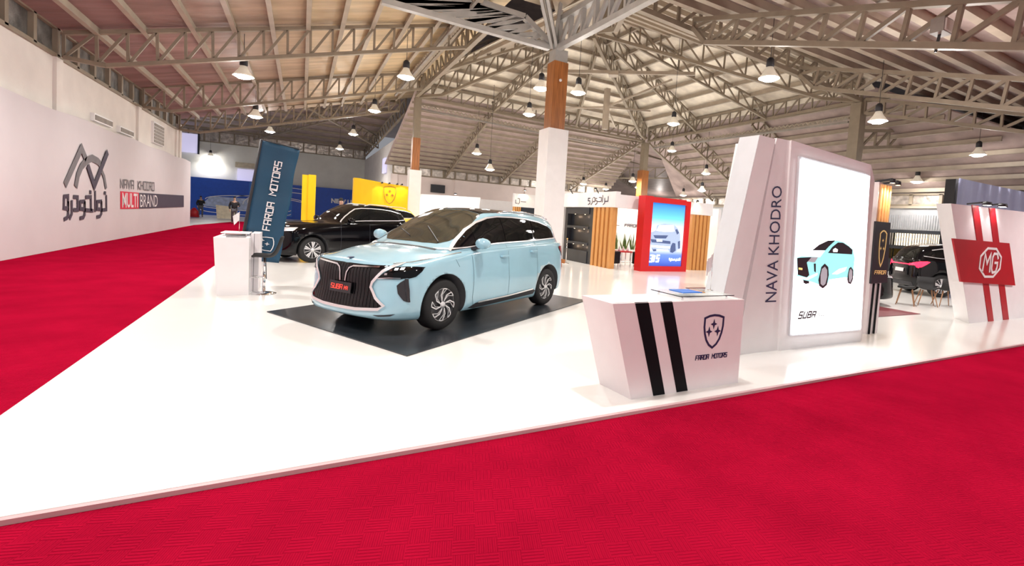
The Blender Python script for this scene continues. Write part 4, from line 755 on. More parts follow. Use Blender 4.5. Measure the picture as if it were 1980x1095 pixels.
x, y, z = (10.95, 4.985, 5.948); m = MB(); m.box((x-.18,y-.14,z-.12),(x+.18,y+.10,z+.16),'steel_dark'); m.build('housing', o)
m = MB(); m.box((x-.15,y-.17,z-.10),(x+.15,y-.14,z+.12),'plaster'); m.build('lens', o)
m = MB(); m.bar((x,y,z-.1),(x+.02,y+.05,z-.45),.04,.04,'dark'); m.bar((x,y,z+.1),(x+.1,y-.25,z+.55),.05,.04,'dark'); m.build('bracket', o)
o = empty('barrier_post', (9.070000,16.252000,0), 0, 'thin chrome post beside the tall white column cladding', 'post')
x, y = (9.07, 16.252); m = MB(); m.tube([(x,y,.02),(x,y,.95)],.014,'chrome',8); m.build('pole', o); m = MB(); m.lathe([(0,0),(.13,0),(.12,.02),(0,.03)],'chrome',(x,y,0),16); m.build('base', o); m = MB(); m.lathe([(0,0),(.03,.02),(.03,.05),(0,.07)],'gold',(x,y,.94),10); m.build('finial', o)
m = MB(); x, y = (8.237, 15.088); m.prism([(x-.14,y,.16),(x+.14,y,.12),(x+.16,y,.26),(x-.12,y,.30)],(0,.1,0),'wood_dark'); m.bar((x+.02,y+.05,0),(x,y+.05,.18),.05,.05,'wood_dark'); one('wooden_block', m, 'small brown wooden block on the floor by the white column cladding', 'block')
# bits by the blue wall
m = MB(); m.prism([(-6.2,50,0),(-4.9,50,0),(-5.0,50,1.05),(-6.3,50,1.15)],(0,.4,0),'plywood'); one('pale_counter', m, 'pale slanted box counter standing before the blue wall far left', 'counter')
m = MB(); m.lathe([(0,0),(.35,0),(.30,.5),(.12,.75),(0,.8)],'red_panel',(-7.9,51,0),12); one('red_bundle', m, 'dark red covered bundle by the blue wall', 'bundle')
# curtain at the far right
m = MB(); q = DATA['curtain']; vs = []; n = 60
for i in range(n+1):
    t = i/n; y = 10.43-t*6; z = 4.71-t*1.55+.35*(t-.5)**2; vs += [(26+.06*math.sin(i*1.9),y,z),(26+.06*math.sin(i*1.9),y,.0)]
m.add(vs, [(2*i,2*i+1,2*i+3,2*i+2) for i in range(n)], 'curtain', True); m.box((25.9,10.5,0),(26.2,10.9,4.75),'dark'); one('hanging_curtain', m, 'grey violet curtain hanging above the red emblem wall at the far right', 'curtain')

# ------------------------------------------------------------------ pendant lamps and added fill lights
LL = ['high bay lamp hanging left of the heavy grey girder, upper left','high bay lamp under the left bay between wall and slim column','large glowing high bay lamp hanging upper right of the centre','high bay lamp just right of the brown column','high bay lamp just left of the brown column, lower one','glowing high bay lamp half hidden behind the brown column','high bay lamp left of the slim column top','high bay lamp on the lower left above the blue flag banner','small high bay lamp directly above the blue flag banner top','high bay lamp above the yellow pillar, higher one','high bay lamp above the yellow pillar, lower one','high bay lamp above the red framed poster, higher one','glowing high bay lamp right of the cream column','high bay lamp above the red framed poster, lower one','high bay lamp near the right edge above the emblem wall','small high bay lamp above the emblem stand at the right','small high bay lamp between red poster and lit tower','high bay lamp left of the column cladding, higher one','high bay lamp left of the column cladding, lower one','tiny lamp at the end of the left white wall','tiny far lamp right of the distant centre column, upper','tiny far lamp right of the distant centre column, lower','tiny far lamp above the right timber slats','tiny far lamp above the red poster corner','tiny far lamp above the booth header, left','tiny far lamp above the booth header, right','tiny far lamp in the gap beside the emblem wall','bright star like lamp over the blue wall at the far left']
def light(o, loc, e, col=(1,.95,.90), r=.18):
    l = bpy.data.lights.new('pendant_and_fill_light', 'SPOT'); l.energy = e; l.color = col; l.shadow_soft_size = r; l.spot_size = 2.75; l.spot_blend = .6
    L_ = bpy.data.objects.new('pendant_and_fill_light', l); C.objects.link(L_)
    if o: L_.parent = o
    L_.location = loc
    l2 = bpy.data.lights.new('pendant_and_fill_glow', 'POINT'); l2.energy = e*.22; l2.color = col; l2.shadow_soft_size = .12
    G_ = bpy.data.objects.new('pendant_and_fill_glow', l2); C.objects.link(G_); G_.location = loc; return L_
def tri_z(x, y, a, b, c):
    n = (b-a).cross(c-a); return a.z-(n.x*(x-a.x)+n.y*(y-a.y))/n.z
def roofz(x, y):
    if x < 5.5 and y < 33.4: return zw(x)
    if x < 6.2: return 10.3-(y-33.2)*.06
    if 5.5 <= x <= 22.6 and 13 < y < 28.8: return min(tri_z(x,y,a,b,AP) for a, b in ((CA,CB),(CB,CC),(CC,CD),(CD,CA)))
    if y > 28.8 and x < 23: return zn(y)
    if y <= 13 and x < 40: return zs(y)
    if 22.6 < x < 30 and y < 29.4: return ze(x)
    return 6.9
proto = None
for i, (x, y, z) in enumerate(DATA['lamps']):
    if proto is None:
        o = empty('pendant_lamp', (0,0,0)); m = MB(); m.lathe([(.0,.30),(.08,.28),(.13,.17),(.22,.05),(.26,0),(.25,0),(.21,.05),(.12,.16),(.0,.2)],'reflector',(0,0,0),20); m.build('reflector_shade', o, world=False)
        m = MB(); m.lathe([(0,.13),(.10,.11),(.20,.03),(.21,-.005),(.14,-.05),(0,-.07)],'bulb',(0,0,0),18); m.build('bulb', o, world=False)
        m = MB(); m.lathe([(0,.52),(.05,.51),(.09,.46),(.10,.30),(.06,.28),(0,.28)],'dark',(0,0,0),12); m.build('ballast_box', o, world=False)
        m = MB(); m.tube([(0,0,0),(0,0,1)],.008,'dark',5); cb = m.build('cable', o, world=False); cb.location = (0,0,.5); proto = o
    else: o = copy_tree(proto)
    if i == 27: o.name = 'pendant_lamp.027'
    for c_ in o.children:
        if c_.name.startswith('cable'): c_.scale = (1,1,max(.3, (roofz(x,y)-z-.5)/1.2))
    o.scale = (1.2,1.2,1.2); o.location = (x,y,z); tag(o, LL[i], 'pendant lamp', 'high bay lamps under the hall roof')
for i, (x, y, z) in enumerate(DATA['lamps']):
    light(None, (x,y,z-.2), 420 if y < 34 else (350 if i == 27 else 1000))
for x, y, z in ((1.5,-3,6.5),(9,-3,6),(16,1,4.4),(-2.5,5,5.6),(3,4,7),(3.5,11,6.8),(-2.3,12.5,5.7),(13.4,6.2,5.2),(38,46,4.6),(34,57,4.6),(45,34,4.6)): light(None, (x,y,z), LPOW if y < 30 else 900)  # the three far-corner lights have no fixture, added to brighten its dark roof

# ------------------------------------------------------------------ vehicles
# control net of the body: rows go from sill to roof centre, columns from nose to tail (half body, y >= 0)
def net(kind):
    x0 = [3.84,3.82,3.74,3.52,3.25,2.9,2.4,1.9,1.3,.7,0,-.45,-.80,-.95,-.98]
    y0 = [0,.42,.70,.88,.935,.95,.95,.95,.95,.95,.95,.93,.85,.60,0]
    n = len(x0)
    def row(z, fx=0, rx=0, dy=0, zf=None, zr=None):
        out = []
        for i in range(n):
            f = max(0, (x0[i]-2.9)/.94); r = max(0, (-x0[i])/.98)
            zz = z[i] if isinstance(z, list) else z+(zf or 0)*f**1.5+(zr or 0)*r
            out.append((x0[i]-fx*f+rx*r, max(0, y0[i]-dy*min(1, y0[i]/.3)), zz))
        return out
    R = []
    R.append([(x, 0, .24) for x, y, z in row(.24, .14, .12)])
    R.append(row(.20, .08, .10, .08, .0, .1))
    R.append(row(.29, -.01, .03, .03, -.02))
    R.append(row(.55, .035, -.01, .0))
    R.append(row(.78, .05, .0, .012))
    R.append(row([.895,.90,.90,.90,.925,.96,1.02,1.05,1.075,1.10,1.13,1.14,1.13,1.08,1.08], .10, .03, .045))
    if kind == 'mpv':
        R.append([(3.66,0,.955),(3.62,.36,.955),(3.48,.60,.95),(3.27,.74,.96),(3.05,.80,.985),(2.78,.83,1.02),(2.38,.855,1.065),(1.9,.87,1.085),(1.3,.875,1.11),(.7,.875,1.135),(0,.865,1.165),(-.45,.84,1.175),(-.76,.74,1.17),(-.89,.50,1.16),(-.92,0,1.16)])
        R.append([(3.28,0,1.06),(3.26,.32,1.055),(3.18,.52,1.045),(3.05,.66,1.035),(2.90,.75,1.035),(2.66,.79,1.055),(2.32,.82,1.08),(1.88,.85,1.11),(1.3,.855,1.14),(.7,.855,1.165),(0,.845,1.195),(-.44,.82,1.205),(-.74,.72,1.21),(-.87,.48,1.21),(-.90,0,1.21)])
        R.append([(2.78,0,1.135),(2.76,.30,1.13),(2.72,.50,1.115),(2.70,.66,1.095),(2.66,.745,1.085),(2.52,.79,1.09),(2.24,.81,1.12),(1.8,.815,1.2),(1.3,.825,1.22),(.7,.825,1.25),(0,.81,1.27),(-.42,.79,1.28),(-.72,.69,1.29),(-.84,.46,1.29),(-.87,0,1.29)])
        R.append([(2.30,0,1.41),(2.28,.27,1.40),(2.22,.46,1.385),(2.22,.60,1.365),(2.18,.675,1.345),(2.06,.715,1.355),(1.82,.735,1.39),(1.50,.745,1.43),(1.1,.755,1.45),(.6,.755,1.465),(0,.74,1.46),(-.40,.72,1.45),(-.70,.63,1.44),(-.80,.42,1.44),(-.82,0,1.44)])
        R.append([(1.78,0,1.655),(1.77,.25,1.65),(1.73,.42,1.635),(1.72,.55,1.61),(1.68,.605,1.59),(1.58,.635,1.598),(1.36,.65,1.612),(1.08,.655,1.625),(.8,.66,1.632),(.4,.66,1.63),(-.05,.65,1.60),(-.40,.63,1.565),(-.74,.56,1.53),(-.86,.38,1.535),(-.88,0,1.54)])
        R.append([(1.58,0,1.70),(1.57,.18,1.70),(1.55,.32,1.69),(1.50,.43,1.675),(1.43,.49,1.67),(1.32,.52,1.672),(1.18,.54,1.68),(1.0,.55,1.685),(.75,.56,1.69),(.38,.56,1.688),(-.05,.55,1.66),(-.38,.53,1.63),(-.66,.46,1.595),(-.78,.3,1.59),(-.80,0,1.59)])
        R.append([(1.2,0,1.725),(1.2,.0,1.725),(1.15,0,1.725),(1.1,0,1.727),(1.05,0,1.728),(1.0,0,1.728),(.9,0,1.73),(.8,0,1.73),(.6,0,1.73),(.35,0,1.725),(0,0,1.70),(-.25,0,1.675),(-.45,0,1.65),(-.55,0,1.635),(-.6,0,1.63)])
    else:   # taller nosed estate with a drop tail
        R.append([(3.66,0,1.0),(3.62,.36,1.0),(3.48,.60,1.0),(3.27,.74,1.02),(3.05,.80,1.04),(2.78,.83,1.06),(2.38,.855,1.08),(1.9,.87,1.09),(1.3,.875,1.11),(.7,.875,1.13),(0,.865,1.15),(-.45,.84,1.16),(-.76,.74,1.15),(-.89,.50,1.14),(-.92,0,1.14)])
        R.append([(3.05,0,1.09),(3.04,.32,1.085),(3.0,.52,1.08),(2.9,.66,1.08),(2.75,.75,1.08),(2.55,.79,1.09),(2.2,.82,1.10),(1.78,.85,1.12),(1.3,.855,1.14),(.7,.855,1.16),(0,.845,1.18),(-.44,.82,1.185),(-.74,.72,1.19),(-.87,.48,1.19),(-.90,0,1.19)])
        R.append([(2.20,0,1.13),(2.19,.30,1.13),(2.16,.50,1.12),(2.12,.64,1.11),(2.05,.73,1.11),(1.95,.775,1.12),(1.8,.80,1.15),(1.55,.815,1.19),(1.2,.825,1.21),(.6,.825,1.23),(0,.81,1.25),(-.42,.79,1.26),(-.70,.69,1.27),(-.82,.46,1.27),(-.85,0,1.27)])
        R.append([(1.80,0,1.42),(1.79,.27,1.41),(1.76,.46,1.40),(1.72,.59,1.38),(1.66,.665,1.37),(1.56,.705,1.38),(1.42,.73,1.41),(1.22,.745,1.44),(.95,.755,1.45),(.5,.755,1.465),(0,.74,1.46),(-.40,.72,1.44),(-.62,.63,1.42),(-.70,.42,1.42),(-.73,0,1.42)])
        R.append([(1.36,0,1.63),(1.35,.25,1.625),(1.33,.42,1.61),(1.29,.54,1.59),(1.23,.60,1.585),(1.15,.63,1.595),(1.02,.645,1.605),(.88,.655,1.615),(.65,.66,1.62),(.35,.66,1.615),(-.05,.65,1.59),(-.32,.63,1.56),(-.50,.56,1.53),(-.58,.38,1.53),(-.6,0,1.53)])
        R.append([(1.2,0,1.66),(1.19,.18,1.66),(1.17,.32,1.655),(1.14,.43,1.65),(1.09,.49,1.65),(1.02,.52,1.655),(.92,.54,1.66),(.8,.55,1.665),(.6,.56,1.67),(.3,.56,1.665),(-.05,.55,1.64),(-.28,.53,1.61),(-.44,.46,1.58),(-.5,.3,1.575),(-.52,0,1.575)])
        R.append([(.9,0,1.685),(.9,0,1.685),(.88,0,1.687),(.86,0,1.69),(.82,0,1.69),(.78,0,1.69),(.7,0,1.69),(.62,0,1.69),(.5,0,1.69),(.28,0,1.685),(0,0,1.66),(-.15,0,1.64),(-.28,0,1.62),(-.34,0,1.61),(-.38,0,1.60)])
    return [[(x*.87 if x < 0 else x, y, z) for x, y, z in r_] for r_ in R]
def cr(p0, p1, p2, p3, t):
    return .5*((2*p1)+(p2-p0)*t+(2*p0-5*p1+4*p2-p3)*t*t+(3*p1-p0-3*p2+p3)*t*t*t)
def body_surface(kind, su, sv, sc3):
    R = [[V((p[0]*sc3[0], p[1]*sc3[1], p[2]*sc3[2])) for p in r] for r in net(kind)]
    dense = []
    for r in R:     # along the length, mirrored at nose and tail
        m0 = V((r[1].x,-r[1].y,r[1].z)); m1 = V((r[-2].x,-r[-2].y,r[-2].z)); e = [m0]+r+[m1]; out = []
        for i in range(len(r)-1):
            for k in range(su): out.append(cr(e[i], e[i+1], e[i+2], e[i+3], k/su))
        out.append(r[-1].copy()); dense.append(out)
    grid = []; n = len(dense)
    for j in range(n-1):
        lin = j < 1
        for k in range(sv):
            t = k/sv; row = []
            for i in range(len(dense[0])):
                a, b = dense[j][i], dense[j+1][i]
                if lin: row.append(a.lerp(b, t)); continue
                p0 = dense[j-1][i] if j > 1 else a-(b-a)*.3; p3 = dense[j+2][i] if j+2 < n else V((b.x,-a.y,a.z))
                q = cr(p0, a, b, p3, t); q.y = max(0, q.y); row.append(q)
            grid.append(row)
    grid.append(dense[-1])
    vs = []; fs = []; W_ = len(grid[0]); H_ = len(grid)
    for s in (1,-1):
        b0 = len(vs)
        for row in grid:
            for q in row: vs.append(V((q.x, q.y*s, q.z)))
        for j in range(H_-1):
            for i in range(W_-1):
                a = b0+j*W_+i; f = (a, a+1, a+W_+1, a+W_); fs.append(f if s > 0 else f[::-1])
    bm = bmesh.new(); bv = [bm.verts.new(v) for v in vs]; bm.verts.index_update()
    for f in fs:
        try: bm.faces.new([bv[i] for i in f])
        except ValueError: pass
    bmesh.ops.remove_doubles(bm, verts=bm.verts, dist=.0004); bmesh.ops.dissolve_degenerate(bm, edges=bm.edges, dist=.0003); bmesh.ops.recalc_face_normals(bm, faces=bm.faces)
    return bm
def wheel(mb_t, mb_r, mb_s, c, r, side, style):
    x, y, z = c; w = .235; s = side
    mb_t.lathe([(r*.66,-w/2*.9),(r*.74,-w/2),(r*.93,-w/2),(r,-w/2*.72),(r,w/2*.72),(r*.93,w/2),(r*.74,w/2),(r*.66,w/2*.9)], 'rubber', c, 40, 'y')
    mb_r.lathe([(r*.665,-w/2*.8),(r*.66,w/2*.85*1),(r*.60,w/2*.6)] if s > 0 else [(r*.665,w/2*.8),(r*.66,-w/2*.85),(r*.60,-w/2*.6)], 'rim_dark', c, 36, 'y')
    yo = y+s*w/2*.55; mb_r.lathe([(0,0),(r*.62,0)], 'rim_dark', (x,yo,z), 30, 'y')
    yf = y+s*w/2*.82; mb_s.lathe([(r*.635,0),(r*.665,0),(r*.67,-s*.02)], 'silver', (x,yf,z), 40, 'y')
    n = 8 if style == 'blade' else 5
    def P2(rr, a, dy=0): return V((x+rr*math.cos(a), yf+s*dy, z+rr*math.sin(a)))
    for i in range(n):
        a = 2*PI*i/n+.35
        if style == 'blade':
            tw = .42*s
            mb_s.ribbon([P2(r*.16,a),P2(r*.40,a+tw*.25),P2(r*.63,a+tw)], .014, (0,s,0), 'silver', .012)
            mb_s.ribbon([P2(r*.20,a+.10*s),P2(r*.42,a+tw*.25+.22*s),P2(r*.63,a+tw+.30*s)], .006, (0,s,0), 'silver', .010)
            mb_s.ribbon([P2(r*.63,a+tw),P2(r*.635,a+tw+.15*s),P2(r*.63,a+tw+.30*s)], .012, (0,s,0), 'silver', .012)
        else:
            for da in (-.10,.10):
                mb_s.prism([P2(r*.12,a+da*2),P2(r*.12,a-da*.2),P2(r*.64,a+da*.35),P2(r*.64,a+da*2.2)], (0,s*.015,0), 'silver')
            mb_s.ribbon([P2(r*.1,a+PI/n),P2(r*.64,a+PI/n)], .012, (0,s,0), 'silver', .012)
    mb_s.lathe([(0,.02*s),(r*.10,.02*s),(r*.13,.0)], 'silver', (x,yf,z), 16, 'y')
def decal(bvh, poly, axis, off, mat, name, parent, step=.05, label=None, thick=True):
    # poly: 2D outline on a projection plane, draped on the body. axis: 'L','R' (x,z) 'F','B' (y,z) 'T' (x,y)
    P2 = [Vector(p) for p in poly]
    # refine boundary
    b = []
    for i in range(len(P2)):
        a, c = P2[i], P2[(i+1) % len(P2)]; k = max(1, int((c-a).length/step))
        b += [a.lerp(c, j/k) for j in range(k)]
    xs = [p.x for p in b]; ys = [p.y for p in b]; pts = list(b)
    def inside(p):
        r = False; n = len(b)
        for i in range(n):
            a, c = b[i], b[i-1]
            if (a.y > p.y) != (c.y > p.y) and p.x < (c.x-a.x)*(p.y-a.y)/(c.y-a.y)+a.x: r = not r
        return r
    nx_ = int((max(xs)-min(xs))/step); nz_ = int((max(ys)-min(ys))/step)
    for i in range(1, nx_+1):
        for j in range(1, nz_+1):
            p = Vector((min(xs)+i*step, min(ys)+j*step))
            if inside(p) and min((p-q).length for q in b) > step*.35: pts.append(p)
    E_ = [(i, (i+1) % len(b)) for i in range(len(b))]
    v2, _, f2, *_r = geometry.delaunay_2d_cdt(pts, E_, [], 1, 1e-5)
    D_ = {'L':V((0,-1,0)),'R':V((0,1,0)),'F':V((-1,0,0)),'B':V((1,0,0)),'T':V((0,0,-1))}[axis]; vs = []; up = []
    for p in v2:
        o = {'L':V((p.x,3,p.y)),'R':V((p.x,-3,p.y)),'F':V((6,p.x,p.y)),'B':V((-4,p.x,p.y)),'T':V((p.x,p.y,4))}[axis]
        h = bvh.ray_cast(o, D_)
        if h[0] is None: h = bvh.find_nearest(o+D_*(2.1 if axis in 'LRT' else 2.2)); 
        nrm = h[1]; nrm = nrm if nrm.dot(D_) < 0 else -nrm
        vs.append(h[0]+nrm*off*.6-D_*off*.4); 
    m = MB(); m.add(vs, [tuple(f) for f in f2], mat, True); o = m.build(name, parent, label, world=False)
    return o
def mirror(poly): return [(-x, z) for x, z in poly]
def thickline(pts, w):
    P_ = [Vector(p) for p in pts]; L_, R_ = [], []
    for i, p in enumerate(P_):
        d = (P_[min(i+1,len(P_)-1)]-P_[max(i-1,0)]).normalized(); n = Vector((-d.y,d.x))*w/2; L_.append(p+n); R_.append(p-n)
    return L_+R_[::-1]
def car(loc, rz, label, paint, kind='mpv', sc3=(1,1,1), detail=2, roofmat='black_gloss', tail=False, wr=.35, style='blade', group=None, name='car'):
    root = empty(name, loc, rz, label, 'car', group)
    sx, sy, sz = sc3
    bm = body_surface(kind, 6 if detail > 1 else 4, 5 if detail > 1 else 3, sc3)
    bvh = BVHTree.FromBMesh(bm)
    me = bpy.data.meshes.new('body_shell'); bm.to_mesh(me); bm.free()
    for p in me.polygons: p.use_smooth = True
    me.materials.append(M[paint]); me.materials.append(M['dark'])
    ob = bpy.data.objects.new('body_shell', me); C.objects.link(ob)
    WX_ = (2.9*sx, 0.)
    cm = MB()
    for xw in WX_:
        for s in (1,-1):
            cm.lathe([(0,0),(wr+.075,0),(wr+.075,.42),(0,.42)], 'dark', (xw, .62*sy if s > 0 else -.62*sy-.42, wr+.01), 40, 'y')
    cut = cm.build('cutter'); bo = ob.modifiers.new('b','BOOLEAN'); bo.object = cut; bo.solver = 'EXACT'; bo.operation = 'DIFFERENCE'
    try: bo.material_mode = 'TRANSFER'
    except Exception: pass
    bpy.context.view_layer.update(); nm = bpy.data.meshes.new_from_object(ob.evaluated_get(bpy.context.evaluated_depsgraph_get()))
    ob.modifiers.clear(); ob.data = nm; bpy.data.objects.remove(cut); ob.parent = root; nm.name = 'body_shell'
    if len(nm.polygons) < 500: print('BOOLEAN FAIL')
    for i_, p_ in enumerate(nm.polygons): p_.use_smooth = True
    def S(poly): return [(x*sx, z*sz) for x, z in poly]
    def F_(poly): return [(y*sy, z*sz) for y, z in poly]
    def T_(poly): return [(x*sx, y*sy) for x, y in poly]
    D = lambda poly, ax, off, mat, name, parent=root, **k: decal(bvh, poly, ax, off, mat, name, parent, **k)
    k_ = kind == 'mpv'
    # glass and roof
    if k_:
        ws = [(2.72,0),(2.70,.3),(2.62,.50),(2.50,.62),(2.36,.67),(2.10,.635),(1.85,.585),(1.70,.555),(1.70,.3),(1.72,0)]
    else:
        ws = [(2.12,0),(2.10,.3),(2.06,.50),(2.0,.62),(1.90,.67),(1.66,.635),(1.45,.585),(1.33,.555),(1.30,.3),(1.31,0)]
    ws = T_(ws+[(x,-y) for x, y in ws[::-1][1:-1]]); D(ws, 'T', .004, 'glass_olive' if paint == 'blue_paint' else 'glass_dark', 'windshield', step=.06)
    x1 = 1.69 if k_ else 1.29; x2 = -.60 if k_ else -.42
    rp = T_([(x1,.54),(x1-.35,.56),(.4,.57),(x2+.2,.52),(x2,.42),(x2,-.42),(x2+.2,-.52),(.4,-.57),(x1-.35,-.56),(x1,-.54)])
    if roofmat: D(rp, 'T', .004, roofmat, 'roof_panel', step=.08)
    if k_: 
        top = [(2.66,1.075),(2.42,1.23),(2.18,1.37),(1.92,1.49),(1.66,1.57),(1.4,1.60),(1.0,1.607),(.5,1.592),(.1,1.555),(-.22,1.49),(-.36,1.42)]
        bot = [(-.40,1.265),(-.1,1.25),(.4,1.225),(1.1,1.20),(1.6,1.18),(2.1,1.14)]
        cuts = [(2.16,2.10,'quarter_window'),(2.10,1.38,'front_door_window'),(1.34,.46,'rear_door_window'),(.40,-1,'rear_quarter_window')]
    else:
        top = [(1.95,1.13),(1.75,1.30),(1.55,1.43),(1.36,1.53),(1.15,1.565),(.8,1.575),(.4,1.57),(.0,1.54),(-.3,1.48),(-.5,1.38)]
        bot = [(-.55,1.28),(-.2,1.245),(.4,1.225),(1.1,1.20),(1.6,1.17)]
        cuts = [(1.75,1.68,'quarter_window'),(1.64,.98,'front_door_window'),(.94,.16,'rear_door_window'),(.10,-1,'rear_quarter_window')]
    def zat(line, x):
        L_ = sorted(line)
        for (xa,za),(xb,zb) in zip(L_, L_[1:]):
            if xa <= x <= xb: return za+(zb-za)*(x-xa)/(xb-xa)
        return L_[0][1] if x < L_[0][0] else L_[-1][1]
    xf = max(top)[0]; xr = min(bot)[0]
    for ax in ('L','R'):
        full = S(top+bot)
        D(full, ax, .006, 'black_gloss', 'window_surround', step=.045 if detail > 1 else .1)
        prev = xf-.06
        for (a, b_, nm_) in cuts:
            xa = prev if nm_ == 'quarter_window' else a; xb = b_ if b_ > -.9 else xr+.05; xa = a if nm_ != 'quarter_window' else prev
            if nm_ == 'quarter_window': xb = a+.02
            N2 = 6; P_ = [(xa+(xb-xa)*i/N2) for i in range(N2+1)]
            poly = [(x, min(zat(top, x)-.025, zat(top,x)-.02)) for x in P_]+[(x, zat(bot, x)+.025) for x in P_[::-1]]
            poly = [p for p in poly]
            if all(a_[1] > b2[1]+.01 for a_, b2 in zip(poly[:N2+1], poly[N2+1:][::-1])): D(S(poly), ax, .011, 'glass_dark', nm_, step=.045 if detail > 1 else .1)
            prev = b_
        tr_ = S(thickline(top[:-1], .022)); D(tr_, ax, .014, 'silver', 'window_trim', step=.04)
        D(S(thickline([(xf+.1,1.09)]+bot[::-1] if k_ else bot[::-1], .018)), ax, .014, 'silver', 'belt_trim', step=.05)
    if detail > 1:
        # seams, sill, handles
        for ax in ('L','R'):
            m_ = root
            for ln in ([(2.33,1.08),(2.30,.8),(2.30,.4),(2.24,.24)],[(1.36,1.16),(1.36,.8),(1.34,.30)],[(.44,1.2),(.44,1.0),(.42,.70),(.44,.5)],[(2.72,1.02),(2.62,.86)]):
                D(S(thickline(ln, .008)), ax, .0025, 'blue_line' if paint == 'blue_paint' else 'dark', 'panel_seam', step=.05)
            D(S([(2.36,.235),(2.20,.30),(.55,.36),(.45,.33),(.5,.27),(2.2,.215)]), ax, .006, 'dark', 'sill_cover', step=.06)
            D(S(thickline([(2.15,.305),(1.3,.325),(.55,.365)], .022)), ax, .014, 'chrome', 'sill_trim', step=.05)
            s = 1 if ax == 'L' else -1
            for hx, hz in ((1.52,.99),(.60,1.05)):
                m = MB(); yy = .945*sy*s; m.box((hx*sx-.09, yy-.02, hz-.018),(hx*sx+.09, yy+.035*s, hz+.018) if s > 0 else (hx*sx+.09, yy-.02, hz+.018), paint) if s > 0 else m.box((hx*sx-.09, yy+.035*s, hz-.018),(hx*sx+.09, yy+.02, hz+.018), paint)
                h_ = m.build('door_handle', root, world=False); bv = h_.modifiers.new('b','BEVEL'); bv.width = .012; bv.segments = 3
            # roof rail
            m = MB(); m.tube([(1.30*sx,.60*sy*s,1.66*sz),(1.15*sx,.615*sy*s,1.70*sz),(.5*sx,.62*sy*s,1.715*sz),(-.2*sx,.60*sy*s,1.67*sz),(-.45*sx,.58*sy*s,1.62*sz)],.014,'chrome',8); m.build('roof_rail', root, world=False)
    # mirrors
    for s in (1,-1):
        bx = (2.22 if k_ else 1.72)*sx; by = .86*sy*s; bz = 1.15*sz; m = MB()
        vs = []; N_ = 12
        prof = [(.0,.02),(.03,.55),(.09,.9),(.14,1.),(.17,.92),(.18,.0)]
        for px_, rr in prof:
            for j in range(N_):
                a = 2*PI*j/N_; vs.append((bx-.10+.0+px_*1.0, by+s*(.19+.125*rr*math.cos(a)), bz+.045+.085*rr*math.sin(a)))
        fs = [(i*N_+j,i*N_+(j+1)%N_,(i+1)*N_+(j+1)%N_,(i+1)*N_+j) for i in range(len(prof)-1) for j in range(N_)]
        m.add(vs, fs, paint, True); mr = m.build('side_mirror', root, world=False)
        m = MB(); m.bar((bx-.02,by-s*.04,bz-.05),(bx,by+s*.13,bz+.0),.07,.05,'dark'); m.build('mirror_arm', mr, world=False)
    # wheels
    for xw, fr in ((WX_[0],1),(WX_[1],0)):
        for s in (1,-1):
            t, r_, sp = MB(), MB(), MB(); c = (xw, s*.80*sy, wr+.002); wheel(t, r_, sp, c, wr, s, style)
            wt = t.build('wheel', root, world=False); r_.build('rim', wt, world=False); sp.build('spokes', wt, world=False)
    # front face
    if detail > 1:
        gr = [(-.06,.885),(.0,.88),(.06,.885),(.30,.885),(.66,.90),(.60,.835),(.50,.68),(.47,.62),(.56,.49),(.66,.40),(.60,.365),(.3,.335),(0,.33)]
        gr = gr+[(-y,z) for y, z in gr[3:-1][::-1]]
        g = D(F_([(-y,z) for y, z in gr]), 'F', .006, 'black_gloss', 'grille', step=.06)
        for i in range(23):
            y = -.60+i*.055
            zb = .345+.05*abs(y); ztp = .87 if abs(y) < .47 else .42
            if abs(y) >= .47: ztp = .60-.9*(abs(y)-.47)
            if ztp-zb > .05: D(F_(thickline([(y,zb),(y*.97,ztp)], .008)), 'F', .012, 'grille_bar', 'grille_bar', g, step=.06)
        for s in (1,-1):
            fr_ = [(.74,.92),(.62,.83),(.50,.68),(.485,.62),(.57,.49),(.68,.40),(.62,.355),(.3,.325),(0,.32)]
            D(F_(thickline([(y*s,z) for y, z in fr_], .036)), 'F', .020, 'silver', 'chrome_frame', step=.04)
            D(F_(thickline([(y*s,z) for y, z in [(.56,.875),(.30,.86),(.15,.85),(.09,.82),(.06,.76),(.045,.65)]], .018)), 'F', .018, 'chrome', 'grille_accent', step=.04)
            ax = 'L' if s > 0 else 'R'
            # headlight wraps the corner: projected from the front and from the side
            hl = D(F_([(y*s,z) for y, z in [(.555,.735),(.64,.815),(.72,.885),(.80,.895),(.87,.895),(.90,.885),(.88,.84),(.845,.755),(.80,.74)]]), 'F', .009, 'black_gloss', 'headlight', step=.03)
            D(S([(3.50,.885),(3.42,.885),(3.30,.88),(3.34,.84),(3.44,.77),(3.52,.75),(3.56,.76)]), ax, .009, 'black_gloss', 'headlight_wing', hl, step=.03)
            for y, z in ((.70,.845),(.745,.86),(.79,.868),(.66,.795)): D(F_([((y-.014)*s,z-.012),((y+.014)*s,z-.010),((y+.014)*s,z+.014),((y-.014)*s,z+.012)]), 'F', .018, 'led' if z > .85 else 'chrome', 'headlight_lens', hl, step=.03)
            D(F_(thickline([(y*s,z) for y, z in [(.57,.735),(.70,.752),(.80,.752)]], .010)), 'F', .018, 'chrome', 'headlight_trim', hl, step=.03)
            D(F_([(y*s,z) for y, z in [(.775,.66),(.80,.70),(.83,.735),(.845,.60),(.862,.45),(.835,.47),(.79,.56)]]), 'F', .007, 'dark', 'bumper_vent', step=.03)
            D(F_([(y*s,z) for y, z in [(.83,.745),(.855,.745),(.872,.60),(.878,.45),(.864,.45),(.848,.60)]]), 'F', .016, 'rim_dark', 'vent_blade', step=.03)
            D(F_([(y*s,z) for y, z in [(.55,.275),(.66,.285),(.78,.30),(.74,.275),(.62,.262)]]), 'F', .006, 'dark', 'lip_slot', step=.03)
